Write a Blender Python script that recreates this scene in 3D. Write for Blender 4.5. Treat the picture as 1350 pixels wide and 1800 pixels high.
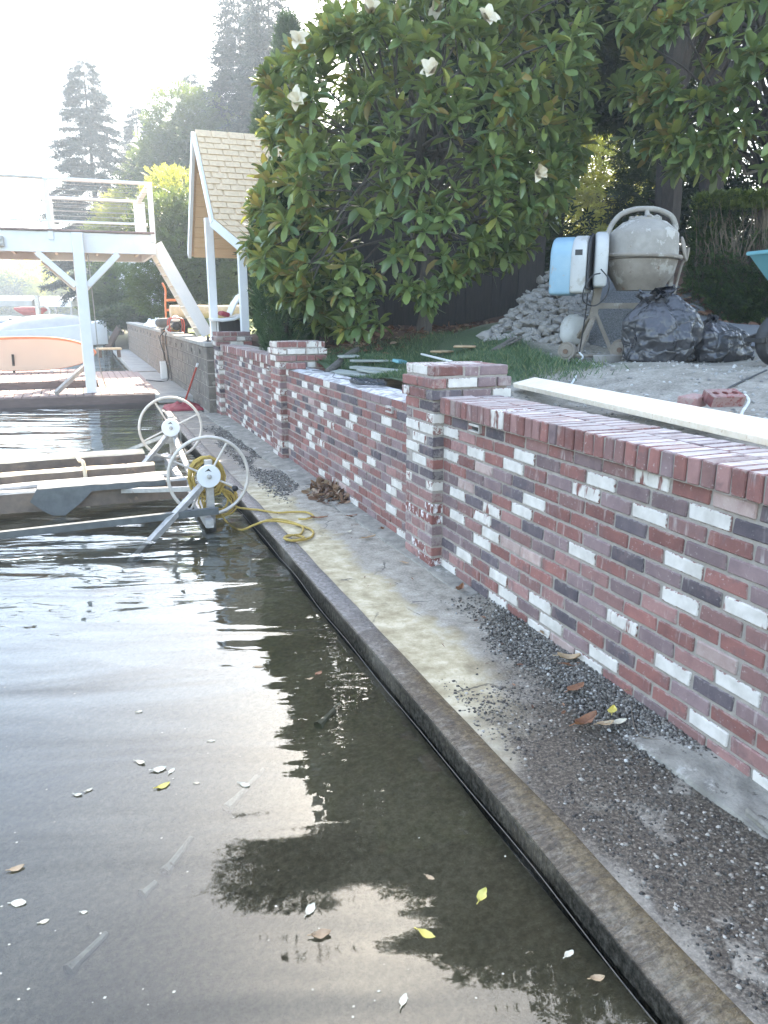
import bpy, bmesh, math, random
import numpy as np
from mathutils import Vector, Matrix, Euler, noise
for o in list(bpy.data.objects): bpy.data.objects.remove(o)
SC = bpy.context.scene; COL = SC.collection
R = math.radians
rng = random.Random(7); nr = np.random.default_rng(7)

# ------------------------------------------------------------------ camera, light, exposure
# axes: +Y runs along the brick wall away from the viewer, +X points inland, Z=0 is the concrete ledge
CAM = Vector((-1.904, -4.099, 1.55)); YAW = R(21.25); PITCH = R(14.75)
cam = bpy.data.cameras.new('camera'); camo = bpy.data.objects.new('camera', cam); COL.objects.link(camo)
camo.location = CAM; camo.rotation_euler = (R(90) - PITCH, 0, -YAW)
cam.sensor_fit = 'VERTICAL'; cam.sensor_height = 36; cam.lens = 1352/1800*36
cam.clip_start = 0.05; cam.clip_end = 2000
SC.camera = camo
SUN_AZ, SUN_EL = R(24), R(38)
w = bpy.data.worlds.new('World'); SC.world = w; w.use_nodes = True
wn = w.node_tree.nodes; sky = wn.new('ShaderNodeTexSky'); sky.sky_type = 'NISHITA'
sky.sun_disc = False; sky.sun_elevation = SUN_EL; sky.sun_rotation = SUN_AZ
sky.air_density = 1.0; sky.dust_density = 1.15; sky.ozone_density = 1.0
bg = wn['Background']; bg.inputs['Strength'].default_value = 0.15
w.node_tree.links.new(sky.outputs[0], bg.inputs['Color'])
sl = bpy.data.lights.new('sun', 'SUN'); sl.energy = 3.6; sl.angle = R(0.53); sl.color = (1, .965, .91)
so = bpy.data.objects.new('sun', sl); COL.objects.link(so)
sd = Vector((math.sin(SUN_AZ)*math.cos(SUN_EL), math.cos(SUN_AZ)*math.cos(SUN_EL), math.sin(SUN_EL)))
so.rotation_euler = sd.to_track_quat('Z', 'Y').to_euler(); so.location = (0, 0, 30)
vs = SC.view_settings; vs.view_transform = 'Standard'; vs.look = 'None'; vs.gamma = 1; vs.use_curve_mapping = False
vs.exposure = 2.78
vs.use_white_balance = True; vs.white_balance_temperature = 7450; vs.white_balance_tint = 10
SC.cycles.use_denoising = True
SC.cycles.max_bounces = 7; SC.cycles.diffuse_bounces = 3; SC.cycles.glossy_bounces = 3
SC.cycles.transmission_bounces = 4; SC.cycles.transparent_max_bounces = 8; SC.cycles.volume_bounces = 0
SC.cycles.caustics_reflective = False
HAZE = .0024

# ------------------------------------------------------------------ survey helpers: sight line of a point on the ground plan
def _ray(u, v):
    x = (u-675)/1352; y = (v-900)/1352
    f = math.cos(PITCH) - y*math.sin(PITCH); z = -(math.sin(PITCH) + y*math.cos(PITCH))
    cy, sy = math.cos(YAW), math.sin(YAW)
    return Vector((x*cy + f*sy, -x*sy + f*cy, z)), f
def at(u, v, z):                       # where a sight line meets height z
    r, f = _ray(u, v); return CAM + r*((z-CAM.z)/r.z)
def far(u, v, d):                      # where a sight line reaches ground distance d
    r, f = _ray(u, v); return CAM + r*(d/f)
FWD = Vector((math.sin(YAW), math.cos(YAW), 0)); RGT = Vector((math.cos(YAW), -math.sin(YAW), 0))

# ------------------------------------------------------------------ materials
class NT:
    def __init__(s, name):
        s.m = bpy.data.materials.new(name); s.m.use_nodes = True
        s.t = s.m.node_tree; s.n = s.t.nodes; s.p = s.n['Principled BSDF']; s.out = s.n['Material Output']
    def new(s, ty, **k):
        x = s.n.new(ty)
        for a, b in k.items():
            if isinstance(b, (int, float, tuple)) and a in x.inputs: x.inputs[a].default_value = b
            else: setattr(x, a, b)
        return x
    def l(s, a, b): s.t.links.new(a, b)
    def coord(s, kind='Object', scale=(1, 1, 1), rand=False):
        c = s.new('ShaderNodeTexCoord'); mp = s.new('ShaderNodeMapping'); mp.inputs['Scale'].default_value = scale
        s.l(c.outputs[kind], mp.inputs['Vector'])
        if rand:
            oi = s.new('ShaderNodeObjectInfo'); mu = s.new('ShaderNodeVectorMath', operation='SCALE'); mu.inputs[0].default_value = (13, 37, 71)
            s.l(oi.outputs['Random'], mu.inputs['Scale']); s.l(mu.outputs[0], mp.inputs['Location'])
        return mp.outputs[0]
    def noise(s, vec, scale, detail=4, rough=.6, dist=0):
        x = s.new('ShaderNodeTexNoise'); x.inputs['Scale'].default_value = scale; x.inputs['Detail'].default_value = detail
        x.inputs['Roughness'].default_value = rough; x.inputs['Distortion'].default_value = dist
        if vec is not None: s.l(vec, x.inputs['Vector'])
        return x.outputs['Fac']
    def ramp(s, fac, stops):
        x = s.new('ShaderNodeValToRGB'); e = x.color_ramp.elements
        while len(e) < len(stops): e.new(.5)
        for i, (p, c) in enumerate(stops):
            e[i].position = p
            e[i].color = c if len(c) == 4 else (*c, 1)
        s.l(fac, x.inputs[0]); return x.outputs[0]
    def math(s, op, a, b=None, clamp=False):
        x = s.new('ShaderNodeMath', operation=op); x.use_clamp = clamp
        for i, q in enumerate((a, b)):
            if q is None: continue
            if isinstance(q, (int, float)): x.inputs[i].default_value = q
            else: s.l(q, x.inputs[i])
        return x.outputs[0]
    def mix(s, fac, a, b):
        x = s.new('ShaderNodeMix', data_type='RGBA')
        for i, q in ((0, fac), (6, a), (7, b)):
            if isinstance(q, (int, float)): x.inputs[i].default_value = q
            elif isinstance(q, tuple): x.inputs[i].default_value = q if len(q) == 4 else (*q, 1)
            else: s.l(q, x.inputs[i])
        return x.outputs[2]
    def bump(s, h, strength=.3, dist=.01):
        b = s.new('ShaderNodeBump'); b.inputs['Strength'].default_value = strength; b.inputs['Distance'].default_value = dist
        s.l(h, b.inputs['Height']); s.l(b.outputs[0], s.p.inputs['Normal']); return b
    def sep(s, vec):
        x = s.new('ShaderNodeSeparateXYZ'); s.l(vec, x.inputs[0]); return x.outputs
    def smooth(s, v, a, b):
        x = s.new('ShaderNodeMapRange', interpolation_type='SMOOTHSTEP'); s.l(v, x.inputs['Value'])
        x.inputs['From Min'].default_value = a; x.inputs['From Max'].default_value = b; return x.outputs[0]
def srf(name, c1, c2=None, rough=.6, scale=6, detail=5, bump=.2, bd=.01, stretch=(1, 1, 1), metal=0, lo=.35, hi=.65, coord='Object', spec=None, rand=True, rvar=0, wear=None, wear2=None):
    t = NT(name); v = t.coord(coord, stretch, rand)
    f = t.noise(v, scale, detail)
    c2 = c2 or tuple(x*.75 for x in c1)
    c = t.ramp(f, [(lo, c1), (hi, c2)])
    if wear:
        c = t.mix(t.smooth(t.noise(v, wear[1], 6, .7), wear[2], wear[2]+.08), c, wear[0])
    if wear2:
        c = t.mix(t.smooth(t.noise(t.coord(coord, stretch, rand), wear2[1], 7, .75, .4), wear2[2], wear2[2]+.06), c, wear2[0])
    t.l(c, t.p.inputs['Base Color']); t.p.inputs['Roughness'].default_value = rough; t.p.inputs['Metallic'].default_value = metal
    if spec is not None: t.p.inputs['Specular IOR Level'].default_value = spec
    if rvar:
        t.l(t.math('ADD', t.math('MULTIPLY', t.noise(v, scale*2), rvar), rough-rvar*.5, True), t.p.inputs['Roughness'])
    if bump: t.bump(t.noise(v, scale*4, 6), bump, bd)
    return t.m
def leafmat(name, cols, rough=.4, trans=.3, tcol=None, spec=.5):
    t = NT(name); a = t.new('ShaderNodeAttribute', attribute_name='tint')
    c = t.ramp(a.outputs['Fac'], cols); t.l(c, t.p.inputs['Base Color'])
    t.p.inputs['Roughness'].default_value = rough; t.p.inputs['Specular IOR Level'].default_value = spec
    tr = t.new('ShaderNodeBsdfTranslucent'); mx = t.new('ShaderNodeMixShader'); mx.inputs[0].default_value = trans
    if tcol: t.l(t.mix(.5, c, tcol), tr.inputs['Color'])
    else: t.l(c, tr.inputs['Color'])
    t.l(t.p.outputs[0], mx.inputs[1]); t.l(tr.outputs[0], mx.inputs[2]); t.l(mx.outputs[0], t.out.inputs['Surface'])
    return t.m

# ------------------------------------------------------------------ mesh helpers
class MB:
    def __init__(s): s.v = []; s.f = []; s.mi = []
    def add(s, vs, fs, m=0):
        b = len(s.v); s.v += [tuple(x) for x in vs]; s.f += [tuple(b+i for i in f) for f in fs]; s.mi += [m]*len(fs); return s
    def box(s, c, d, rot=None, m=0, taper=1.0):
        hx, hy, hz = d[0]/2, d[1]/2, d[2]/2
        vs = [Vector((sx*hx*(taper if sz > 0 else 1), sy*hy*(taper if sz > 0 else 1), sz*hz)) for sz in (-1, 1) for sx, sy in ((-1, -1), (1, -1), (1, 1), (-1, 1))]
        if rot is not None:
            q = rot if isinstance(rot, Matrix) else Euler(rot).to_matrix(); vs = [q @ v for v in vs]
        vs = [v + Vector(c) for v in vs]
        return s.add(vs, [(3, 2, 1, 0), (4, 5, 6, 7), (0, 1, 5, 4), (1, 2, 6, 5), (2, 3, 7, 6), (3, 0, 4, 7)], m)
    def beam(s, a, b, wd, ht, m=0, up=(0, 0, 1)):
        a, b = Vector(a), Vector(b); z = (b-a); L = z.length; z.normalize(); u = Vector(up)
        if abs(z.dot(u)) > .98: u = Vector((0, 1, 0))
        x = u.cross(z).normalized(); y = z.cross(x)
        q = Matrix((x, y, z)).transposed(); return s.box((a+b)/2, (wd, ht, L), q, m)
    def tube(s, pts, r, n=8, m=0, cap=True, closed=False):
        pts = [Vector(p) for p in pts]; rs = r if isinstance(r, (list, tuple)) else [r]*len(pts); N = len(pts); vs = []
        pu = None
        for i, p in enumerate(pts):
            t = (pts[(i+1) % N] - pts[i-1]) if closed else (pts[min(i+1, N-1)] - pts[max(i-1, 0)])
            if t.length < 1e-9: t = Vector((0, 0, 1))
            t.normalize()
            if pu is None: pu = t.orthogonal().normalized()
            u = pu - t*pu.dot(t)
            u = u.normalized() if u.length > 1e-6 else t.orthogonal().normalized()
            pu = u; q = t.cross(u)
            for k in range(n):
                a = 2*math.pi*k/n; vs.append(p + (u*math.cos(a) + q*math.sin(a))*rs[i])
        fs = []
        for i in range(N if closed else N-1):
            j = (i+1) % N
            for k in range(n): fs.append((i*n+k, i*n+(k+1) % n, j*n+(k+1) % n, j*n+k))
        if cap and not closed: fs += [tuple(range(n-1, -1, -1)), tuple((N-1)*n+k for k in range(n))]
        return s.add(vs, fs, m)
    def lathe(s, prof, n=24, m=0, o=(0, 0, 0), rot=None, cap=True):
        q = Euler(rot).to_matrix() if rot is not None else Matrix.Identity(3); vs = []
        for r, z in prof:
            for k in range(n):
                a = 2*math.pi*k/n; vs.append(q @ Vector((r*math.cos(a), r*math.sin(a), z)) + Vector(o))
        fs = [(i*n+k, i*n+(k+1) % n, (i+1)*n+(k+1) % n, (i+1)*n+k) for i in range(len(prof)-1) for k in range(n)]
        if cap: fs += [tuple(range(n-1, -1, -1)), tuple((len(prof)-1)*n+k for k in range(n))]
        return s.add(vs, fs, m)
    def prism(s, poly, h, q=None, o=(0, 0, 0), m=0):   # poly in local xy, extruded along local z
        q = q or Matrix.Identity(3); n = len(poly)
        vs = [q @ Vector((x, y, z)) + Vector(o) for z in (0, h) for x, y in poly]
        fs = [tuple(range(n-1, -1, -1)), tuple(range(n, 2*n))] + [(i, (i+1) % n, n+(i+1) % n, n+i) for i in range(n)]
        return s.add(vs, fs, m)
    def mesh(s, name, mats):
        me = bpy.data.meshes.new(name); me.from_pydata(s.v, [], s.f); me.validate()
        for m in (mats if isinstance(mats, (list, tuple)) else [mats]): me.materials.append(m)
        if len(me.polygons) == len(s.mi): me.polygons.foreach_set('material_index', s.mi)
        me.update(); return me
    def build(s, name, mats, parent=None, loc=None, bevel=0, smooth=False, seg=1):
        me = s.mesh(name, mats)
        if bevel or smooth:
            bm = bmesh.new(); bm.from_mesh(me); bmesh.ops.recalc_face_normals(bm, faces=bm.faces)
            if bevel: bmesh.ops.bevel(bm, geom=[e for e in bm.edges if len(e.link_faces) == 2 and e.calc_face_angle(0) > .5], offset=bevel, segments=seg, affect='EDGES', profile=.5, clamp_overlap=True)
            if smooth:
                for f in bm.faces: f.smooth = True
                for e in bm.edges:
                    if len(e.link_faces) == 2 and e.calc_face_angle(0) > .7: e.smooth = False
            bm.to_mesh(me); bm.free()
        return put(name, me, parent, loc)
def put(name, me, parent=None, loc=None, mw=None):
    o = bpy.data.objects.new(name, me); COL.objects.link(o)
    if parent is not None: o.parent = parent
    if loc is not None: o.location = loc
    if mw is not None: o.matrix_local = mw
    return o
def tag(o, label, cat, group=None, kind=None):
    o['label'] = label; o['category'] = cat
    if group: o['group'] = group
    if kind: o['kind'] = kind
    return o
def thing(name, label, cat, loc=(0, 0, 0), rz=0, group=None):
    o = bpy.data.objects.new(name, None); COL.objects.link(o); o.empty_display_size = .1
    o.location = loc; o.rotation_euler = (0, 0, rz); return tag(o, label, cat, group)
def struct(o): o['kind'] = 'structure'; return o
def stuff(o): o['kind'] = 'stuff'; return o
def scatter(name, bv, bf, mats, locs, mat, parent=None, tint=None, midx=None, smooth=False):
    """one mesh of many small copies: bv (k,3) base points, bf base faces, mats (N,3,3), locs (N,3)"""
    bv = np.asarray(bv, float); N = len(locs); k = len(bv)
    V = np.einsum('nij,kj->nki', mats, bv) + np.asarray(locs)[:, None, :]
    fl = np.array([len(f) for f in bf]); idx = np.concatenate([np.array(f) for f in bf])
    L = (idx[None, :] + (np.arange(N)*k)[:, None]).ravel()
    tot = np.tile(fl, N); st = np.concatenate([[0], np.cumsum(tot)[:-1]])
    me = bpy.data.meshes.new(name); me.vertices.add(N*k); me.vertices.foreach_set('co', V.ravel().astype(np.float32))
    me.loops.add(len(L)); me.loops.foreach_set('vertex_index', L.astype(np.int32))
    me.polygons.add(len(tot)); me.polygons.foreach_set('loop_start', st.astype(np.int32)); me.polygons.foreach_set('loop_total', tot.astype(np.int32))
    if midx is not None: me.polygons.foreach_set('material_index', np.repeat(midx, len(bf)).astype(np.int32))
    if smooth: me.polygons.foreach_set('use_smooth', np.ones(len(tot), bool))
    for m in (mat if isinstance(mat, (list, tuple)) else [mat]): me.materials.append(m)
    me.update(calc_edges=True)
    if tint is not None:
        at_ = me.attributes.new('tint', 'FLOAT', 'FACE'); at_.data.foreach_set('value', np.repeat(tint, len(bf)).astype(np.float32))
    return put(name, me, parent)
def rotset(dirs, rolls, scales):
    """rotation matrices taking local +Y to dirs, rolled, scaled"""
    d = dirs/np.linalg.norm(dirs, axis=1)[:, None]
    up = np.where(np.abs(d[:, 2:3]) > .95, np.array([[1., 0, 0]]), np.array([[0., 0, 1]]))
    x = np.cross(d, up); x /= np.linalg.norm(x, axis=1)[:, None]; z = np.cross(x, d)
    c, s = np.cos(rolls)[:, None], np.sin(rolls)[:, None]
    x2 = x*c + z*s; z2 = -x*s + z*c
    M = np.stack([x2, d, z2], axis=2); sc = np.asarray(scales)
    return M*(sc[:, None, None] if sc.ndim == 1 else sc[:, None, :])
def rdir(n):
    v = nr.normal(size=(n, 3)); return v/np.linalg.norm(v, axis=1)[:, None]
ICO = None
def blob(seed=0, amp=.25, sub=1, sq=(1, 1, 1), freq=1.3):
    bm = bmesh.new(); bmesh.ops.create_icosphere(bm, subdivisions=sub, radius=1)
    for v in bm.verts:
        n_ = noise.noise(v.co*freq + Vector((seed*7.1, seed*3.3, 0)))
        v.co *= 1 + amp*2*n_; v.co.x *= sq[0]; v.co.y *= sq[1]; v.co.z *= sq[2]
    vs = [tuple(v.co) for v in bm.verts]; fs = [tuple(v.index for v in f.verts) for f in bm.faces]; bm.free(); return vs, fs
# ------------------------------------------------------------------ palette
M = {}
def brickmat(name, c1, c2, dust=.35):
    t = NT(name); v = t.coord('Object', (1, 1, 1), True)
    oi = t.new('ShaderNodeObjectInfo')
    c = t.ramp(t.noise(v, 14, 5), [(.3, c1), (.7, c2)])
    hv = t.new('ShaderNodeHueSaturation'); t.l(c, hv.inputs['Color'])
    t.l(t.math('ADD', t.math('MULTIPLY', oi.outputs['Random'], .5), .75), hv.inputs['Value'])
    sp = t.smooth(t.noise(v, 55, 4, .7), .60, .72)
    st = t.coord('Object', (30, 30, 6), True)
    sk = t.math('MULTIPLY', t.smooth(t.noise(st, 1, 3), .55, .75), t.smooth(t.noise(v, 7, 2), .45, .6))
    cc = t.mix(t.smooth(t.noise(v, 5, 4, .7), .52, .66), hv.outputs[0], tuple(.5*a+.5*b for a, b in zip(c2, (.20, .13, .125))))
    c = t.mix(t.math('MULTIPLY', t.math('MAXIMUM', sp, sk), dust), cc, (.56, .51, .47))
    g = t.new('ShaderNodeTexCoord'); gx, gy, gz_ = t.sep(g.outputs['Generated'])      # mortar rubbed over worn arrises
    ez = t.math('MULTIPLY', t.math('SUBTRACT', .5, t.math('ABSOLUTE', t.math('SUBTRACT', gz_, .5))), .057)
    ey = t.math('MULTIPLY', t.math('SUBTRACT', .5, t.math('ABSOLUTE', t.math('SUBTRACT', gy, .5))), .19)
    em = t.math('SUBTRACT', t.math('MINIMUM', ez, ey), t.math('MULTIPLY', t.math('SUBTRACT', t.noise(v, 32, 5, .7), .50), .040))
    c = t.mix(t.math('SUBTRACT', 1, t.smooth(em, .0, .004)), c, t.mix(.6, (.40, .355, .315), c))
    t.l(c, t.p.inputs['Base Color']); t.p.inputs['Roughness'].default_value = .85; t.p.inputs['Specular IOR Level'].default_value = .25
    t.bump(t.noise(v, 70, 5, .7), .5, .004); return t.m
M['red'] = brickmat('brick_red', (0.277, 0.122, 0.103), (0.196, 0.092, 0.082), .5)
M['rose'] = brickmat('brick_rose', (0.312, 0.172, 0.154), (0.225, 0.125, 0.115), .5)
M['mauve'] = brickmat('brick_mauve', (0.176, 0.122, 0.125), (0.24, 0.168, 0.163), .45)
M['dark'] = brickmat('brick_dark', (0.082, 0.069, 0.078), (0.136, 0.108, 0.114), .35)
M['pale'] = brickmat('brick_pale', (0.429, 0.33, 0.294), (0.319, 0.219, 0.197), .6)
def whitemat(name, thr, under):
    t = NT(name); v = t.coord('Object', (1, 1, 1), True); c = t.new('ShaderNodeTexCoord')
    x, y, z = t.sep(c.outputs['Object'])
    n1 = t.noise(v, 45, 4, .65); n2 = t.noise(v, 12, 3)
    # distance to the brick's long and short edges, eaten by noise: limewash chipped off the arrises
    g = t.new('ShaderNodeTexCoord'); gx, gy, gz = t.sep(g.outputs['Generated'])
    ez = t.math('MULTIPLY', t.math('SUBTRACT', .5, t.math('ABSOLUTE', t.math('SUBTRACT', gz, .5))), .057)
    ey = t.math('MULTIPLY', t.math('SUBTRACT', .5, t.math('ABSOLUTE', t.math('SUBTRACT', gy, .5))), .19)
    d = t.math('MINIMUM', ez, ey)
    lim = t.math('MULTIPLY', t.math('SUBTRACT', n1, .53), .034)
    m = t.smooth(t.math('SUBTRACT', d, lim), .0, .004)
    m = t.math('MULTIPLY', m, t.smooth(t.noise(t.coord('Object', (20, 20, 5), True), 1.2, 3), thr-.06, thr+.04))
    m2 = t.math('MULTIPLY', m, 1)
    cw = t.ramp(n2, [(.3, (.50, .46, .41)), (.62, (.66, .615, .56))])
    t.l(t.mix(m2, under, cw), t.p.inputs['Base Color']); t.p.inputs['Roughness'].default_value = .8; t.p.inputs['Specular IOR Level'].default_value = .25
    t.bump(t.math('ADD', t.math('MULTIPLY', m, .7), t.math('MULTIPLY', n1, .5)), .5, .004); return t.m
M['white'] = whitemat('brick_white', .12, (.25, .14, .12))
M['whitered'] = whitemat('brick_white_worn', .43, (.21, .09, .075))
def stained(name, base, thr):
    t = NT(name); v = t.coord('Object', (1, 1, .5), True)
    m = t.smooth(t.noise(v, 22, 5, .7), thr, thr+.1)
    t.l(t.mix(m, base, (.72, .70, .69)), t.p.inputs['Base Color']); t.p.inputs['Roughness'].default_value = .9
    t.bump(t.noise(v, 60, 4), .4, .004); return t.m
M['eff'] = stained('brick_efflorescence', (.20, .075, .062), .50); M['effd'] = stained('brick_efflorescence_dark', (.10, .08, .085), .46)
M['mortar'] = srf('mortar', (.37, .325, .285), (.29, .255, .22), .95, 30, bump=.6, bd=.006, rand=False)
M['mortar_white'] = srf('mortar_white', (.66, .64, .63), (.33, .30, .285), .95, 14, bump=.5, lo=.42, hi=.58, rand=False)
M['block'] = srf('block', (.20, .17, .14), (.115, .10, .085), .9, 7, bump=.5, bd=.006, wear=((.33, .30, .26), 5, .58))
M['block_tan'] = srf('block_tan', (.27, .20, .15), (.17, .125, .095), .9, 7, bump=.5, wear=((.37, .33, .29), 5, .6))
M['concrete'] = srf('concrete', (.38, .36, .325), (.285, .27, .245), .85, 5, bump=.3, rand=False)
M['white_paint'] = srf('white_paint', (.82, .82, .81), (.75, .755, .75), .45, 3, bump=.08, rand=False)
M['cream_paint'] = srf('cream_paint', (.72, .66, .56), (.66, .60, .50), .5, 3, bump=.08, rand=False)
M['steel'] = srf('galv_steel', (.50, .47, .43), (.36, .34, .31), .5, 20, metal=.2, bump=.2, wear=((.24, .16, .11), 9, .63))
M['wheel'] = srf('wheel_paint', (.62, .56, .49), (.50, .44, .38), .42, 14, metal=.1, bump=.1, wear=((.28, .19, .13), 11, .64))
M['rust'] = srf('rusty_steel', (.20, .12, .08), (.12, .08, .06), .85, 25, bump=.4)
M['black_rubber'] = srf('black_rubber', (.018, .018, .02), (.03, .03, .032), .6, 20, bump=.2)
M['cable_black'] = srf('cable_black', (.02, .02, .022), None, .5, 20, bump=0)
M['wood_pale'] = srf('wood_pale', (.66, .55, .40), (.58, .46, .32), .7, 4, stretch=(1, 12, 12), bump=.15, rand=True)
M['wood_grey'] = srf('wood_grey', (.36, .37, .33), (.24, .25, .22), .85, 5, stretch=(1, 10, 10), bump=.3)
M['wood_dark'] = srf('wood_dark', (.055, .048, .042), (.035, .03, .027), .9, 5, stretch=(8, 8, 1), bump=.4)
M['dock_board'] = srf('dock_board', (.33, .235, .205), (.25, .175, .155), .75, 4, stretch=(6, 1, 6), bump=.25)
M['dock_fascia'] = srf('dock_fascia', (.155, .10, .09), (.115, .078, .07), .6, 6, stretch=(1, 8, 8), bump=.3)
M['bark'] = srf('bark', (.06, .048, .038), (.035, .028, .022), .95, 9, stretch=(3, 3, .6), bump=.8, bd=.02)
M['bark_grey'] = srf('bark_grey', (.15, .13, .11), (.09, .08, .07), .9, 9, stretch=(3, 3, .6), bump=.6)
M['twig'] = srf('twig', (.22, .18, .135), (.13, .105, .08), .9, 8, bump=.3)
M['shingle'] = srf('shingle', (.80, .61, .41), (.68, .50, .33), .9, 22, bump=.4)
M['cedar'] = srf('cedar_boards', (.86, .60, .36), (.80, .53, .30), .7, 4, stretch=(1, 8, 8), bump=.15)
M['stone'] = srf('stone', (.33, .31, .285), (.19, .18, .17), .9, 3, bump=.4, wear=((.42, .40, .37), 6, .62))
M['drum'] = srf('drum_cement', (.34, .315, .28), (.22, .20, .175), .9, 5, bump=.5, bd=.006, rand=False, wear=((.42, .395, .355), 5, .54), wear2=((.22, .15, .10), 7, .62))
M['drum_low'] = srf('drum_cement_low', (.28, .245, .205), (.19, .16, .13), .9, 5, bump=.6, bd=.006, rand=False, wear=((.37, .34, .295), 4, .55), wear2=((.17, .11, .075), 9, .60))
M['blue_plastic'] = srf('blue_plastic', (.19, .33, .42), (.25, .39, .46), .5, 5, bump=.1, rand=False, wear=((.42, .45, .46), 4, .55), wear2=((.30, .28, .25), 14, .60))
M['grey_plastic'] = srf('grey_plastic', (.48, .48, .46), (.41, .41, .40), .55, 5, bump=.1, rand=False, wear=((.36, .34, .30), 6, .54), wear2=((.22, .19, .16), 16, .62))
t = NT('black_bag'); v = t.coord('Object')
t.p.inputs['Base Color'].default_value = (.05, .05, .056, 1); t.p.inputs['Roughness'].default_value = .25; t.p.inputs['Specular IOR Level'].default_value = .65
dv = t.new('ShaderNodeVectorMath', operation='ADD'); nz_ = t.new('ShaderNodeTexNoise'); nz_.inputs['Scale'].default_value = 7; nz_.inputs['Detail'].default_value = 3
sc_n = t.new('ShaderNodeVectorMath', operation='SCALE'); sc_n.inputs['Scale'].default_value = .16; t.l(v, nz_.inputs['Vector']); t.l(nz_.outputs['Color'], sc_n.inputs[0]); t.l(v, dv.inputs[0]); t.l(sc_n.outputs[0], dv.inputs[1])
hh = None
for s_, a_ in ((4.5, 1.0), (11, .32), (30, .10)):
    vo = t.new('ShaderNodeTexVoronoi', feature='DISTANCE_TO_EDGE'); vo.inputs['Scale'].default_value = s_; t.l(dv.outputs[0], vo.inputs['Vector'])
    q_ = t.math('MULTIPLY', vo.outputs['Distance'], a_*9/s_*2.2); hh = q_ if hh is None else t.math('ADD', hh, q_)
t.bump(hh, .6, .035); M['bag'] = t.m
M['turq'] = srf('turquoise_paint', (.14, .35, .38), (.11, .30, .34), .4, 5, bump=.05)
M['red_paint'] = srf('red_paint', (.50, .07, .045), (.38, .05, .035), .45, 5, bump=.1)
M['orange'] = srf('orange_paint', (.72, .26, .12), (.62, .20, .09), .5, 5, bump=.1)
M['red_cloth'] = srf('red_cloth', (.33, .03, .045), (.22, .02, .03), .7, 8, bump=.4)
M['rope'] = srf('rope', (.52, .36, .10), (.38, .26, .07), .9, 60, bump=.4)
M['carpet_tan'] = srf('carpet_tan', (.80, .66, .48), (.64, .52, .36), .95, 10, bump=.4)
M['carpet_brown'] = srf('carpet_brown', (.22, .16, .12), (.12, .095, .075), .9, 6, bump=.4, wear=((.26, .18, .12), 4, .6))
M['carpet_grey'] = srf('carpet_grey', (.36, .345, .315), (.24, .235, .22), .95, 12, bump=.4)
M['cloth_green'] = srf('cloth_slate', (.14, .145, .14), (.09, .095, .092), .85, 8, bump=.3)
M['board_cream'] = srf('board_cream', (.70, .50, .38), (.66, .47, .36), .35, 2, bump=.03, rand=False)
M['white_plain'] = srf('white_plain', (.78, .78, .77), (.72, .72, .71), .45, 3, bump=.05)
M['tarp_blue'] = srf('tarp_blue', (.10, .16, .26), (.06, .09, .15), .6, 5, bump=.3)
M['roof_grey'] = srf('roof_grey', (.42, .40, .37), (.35, .33, .31), .7, 3, bump=.1)
M['dry_leaf'] = srf('dry_leaf', (.30, .13, .06), (.17, .08, .045), .6, 12, bump=.3)
M['dry_tan'] = srf('dry_tan', (.46, .33, .20), (.33, .21, .12), .65, 12, bump=.3)
M['yellow_leaf'] = srf('yellow_leaf', (.64, .50, .10), (.52, .46, .12), .5, 12, bump=.2)
M['white_leaf'] = srf('pale_leaf', (.62, .58, .46), (.52, .46, .34), .5, 12, bump=.2)
M['netting'] = srf('netting', (.035, .04, .045), (.06, .065, .07), .6, 20, bump=.2)
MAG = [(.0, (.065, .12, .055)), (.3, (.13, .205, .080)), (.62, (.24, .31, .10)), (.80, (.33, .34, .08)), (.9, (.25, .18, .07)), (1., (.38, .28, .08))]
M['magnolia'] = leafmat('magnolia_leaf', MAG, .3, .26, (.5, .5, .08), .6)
M['cedar_leaf'] = leafmat('dark_foliage', [(0, (.016, .028, .016)), (.6, (.032, .055, .026)), (1, (.055, .08, .035))], .6, .22, (.22, .3, .06))
M['conifer'] = leafmat('conifer_needles', [(0, (.018, .036, .030)), (.6, (.030, .056, .042)), (1, (.055, .08, .05))], .6, .1)
M['arbor'] = leafmat('arborvitae_sprays', [(0, (.03, .07, .026)), (.6, (.06, .115, .04)), (1, (.11, .17, .055))], .6, .2)
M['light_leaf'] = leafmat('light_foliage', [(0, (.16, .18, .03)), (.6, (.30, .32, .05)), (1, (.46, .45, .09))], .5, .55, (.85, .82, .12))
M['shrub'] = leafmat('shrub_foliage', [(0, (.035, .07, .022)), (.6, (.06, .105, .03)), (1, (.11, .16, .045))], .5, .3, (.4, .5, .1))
M['grass'] = leafmat('grass_blades', [(0, (.05, .10, .045)), (.7, (.095, .16, .07)), (1, (.22, .24, .11))], .6, .3)
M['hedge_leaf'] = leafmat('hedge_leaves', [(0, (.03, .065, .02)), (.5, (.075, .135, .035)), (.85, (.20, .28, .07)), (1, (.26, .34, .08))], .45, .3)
M['petal'] = srf('petal', (.70, .64, .50), (.56, .46, .31), .5, 8, bump=.1)
M['petal_old'] = srf('petal_old', (.42, .23, .10), (.50, .32, .16), .6, 8, bump=.2)
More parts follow.
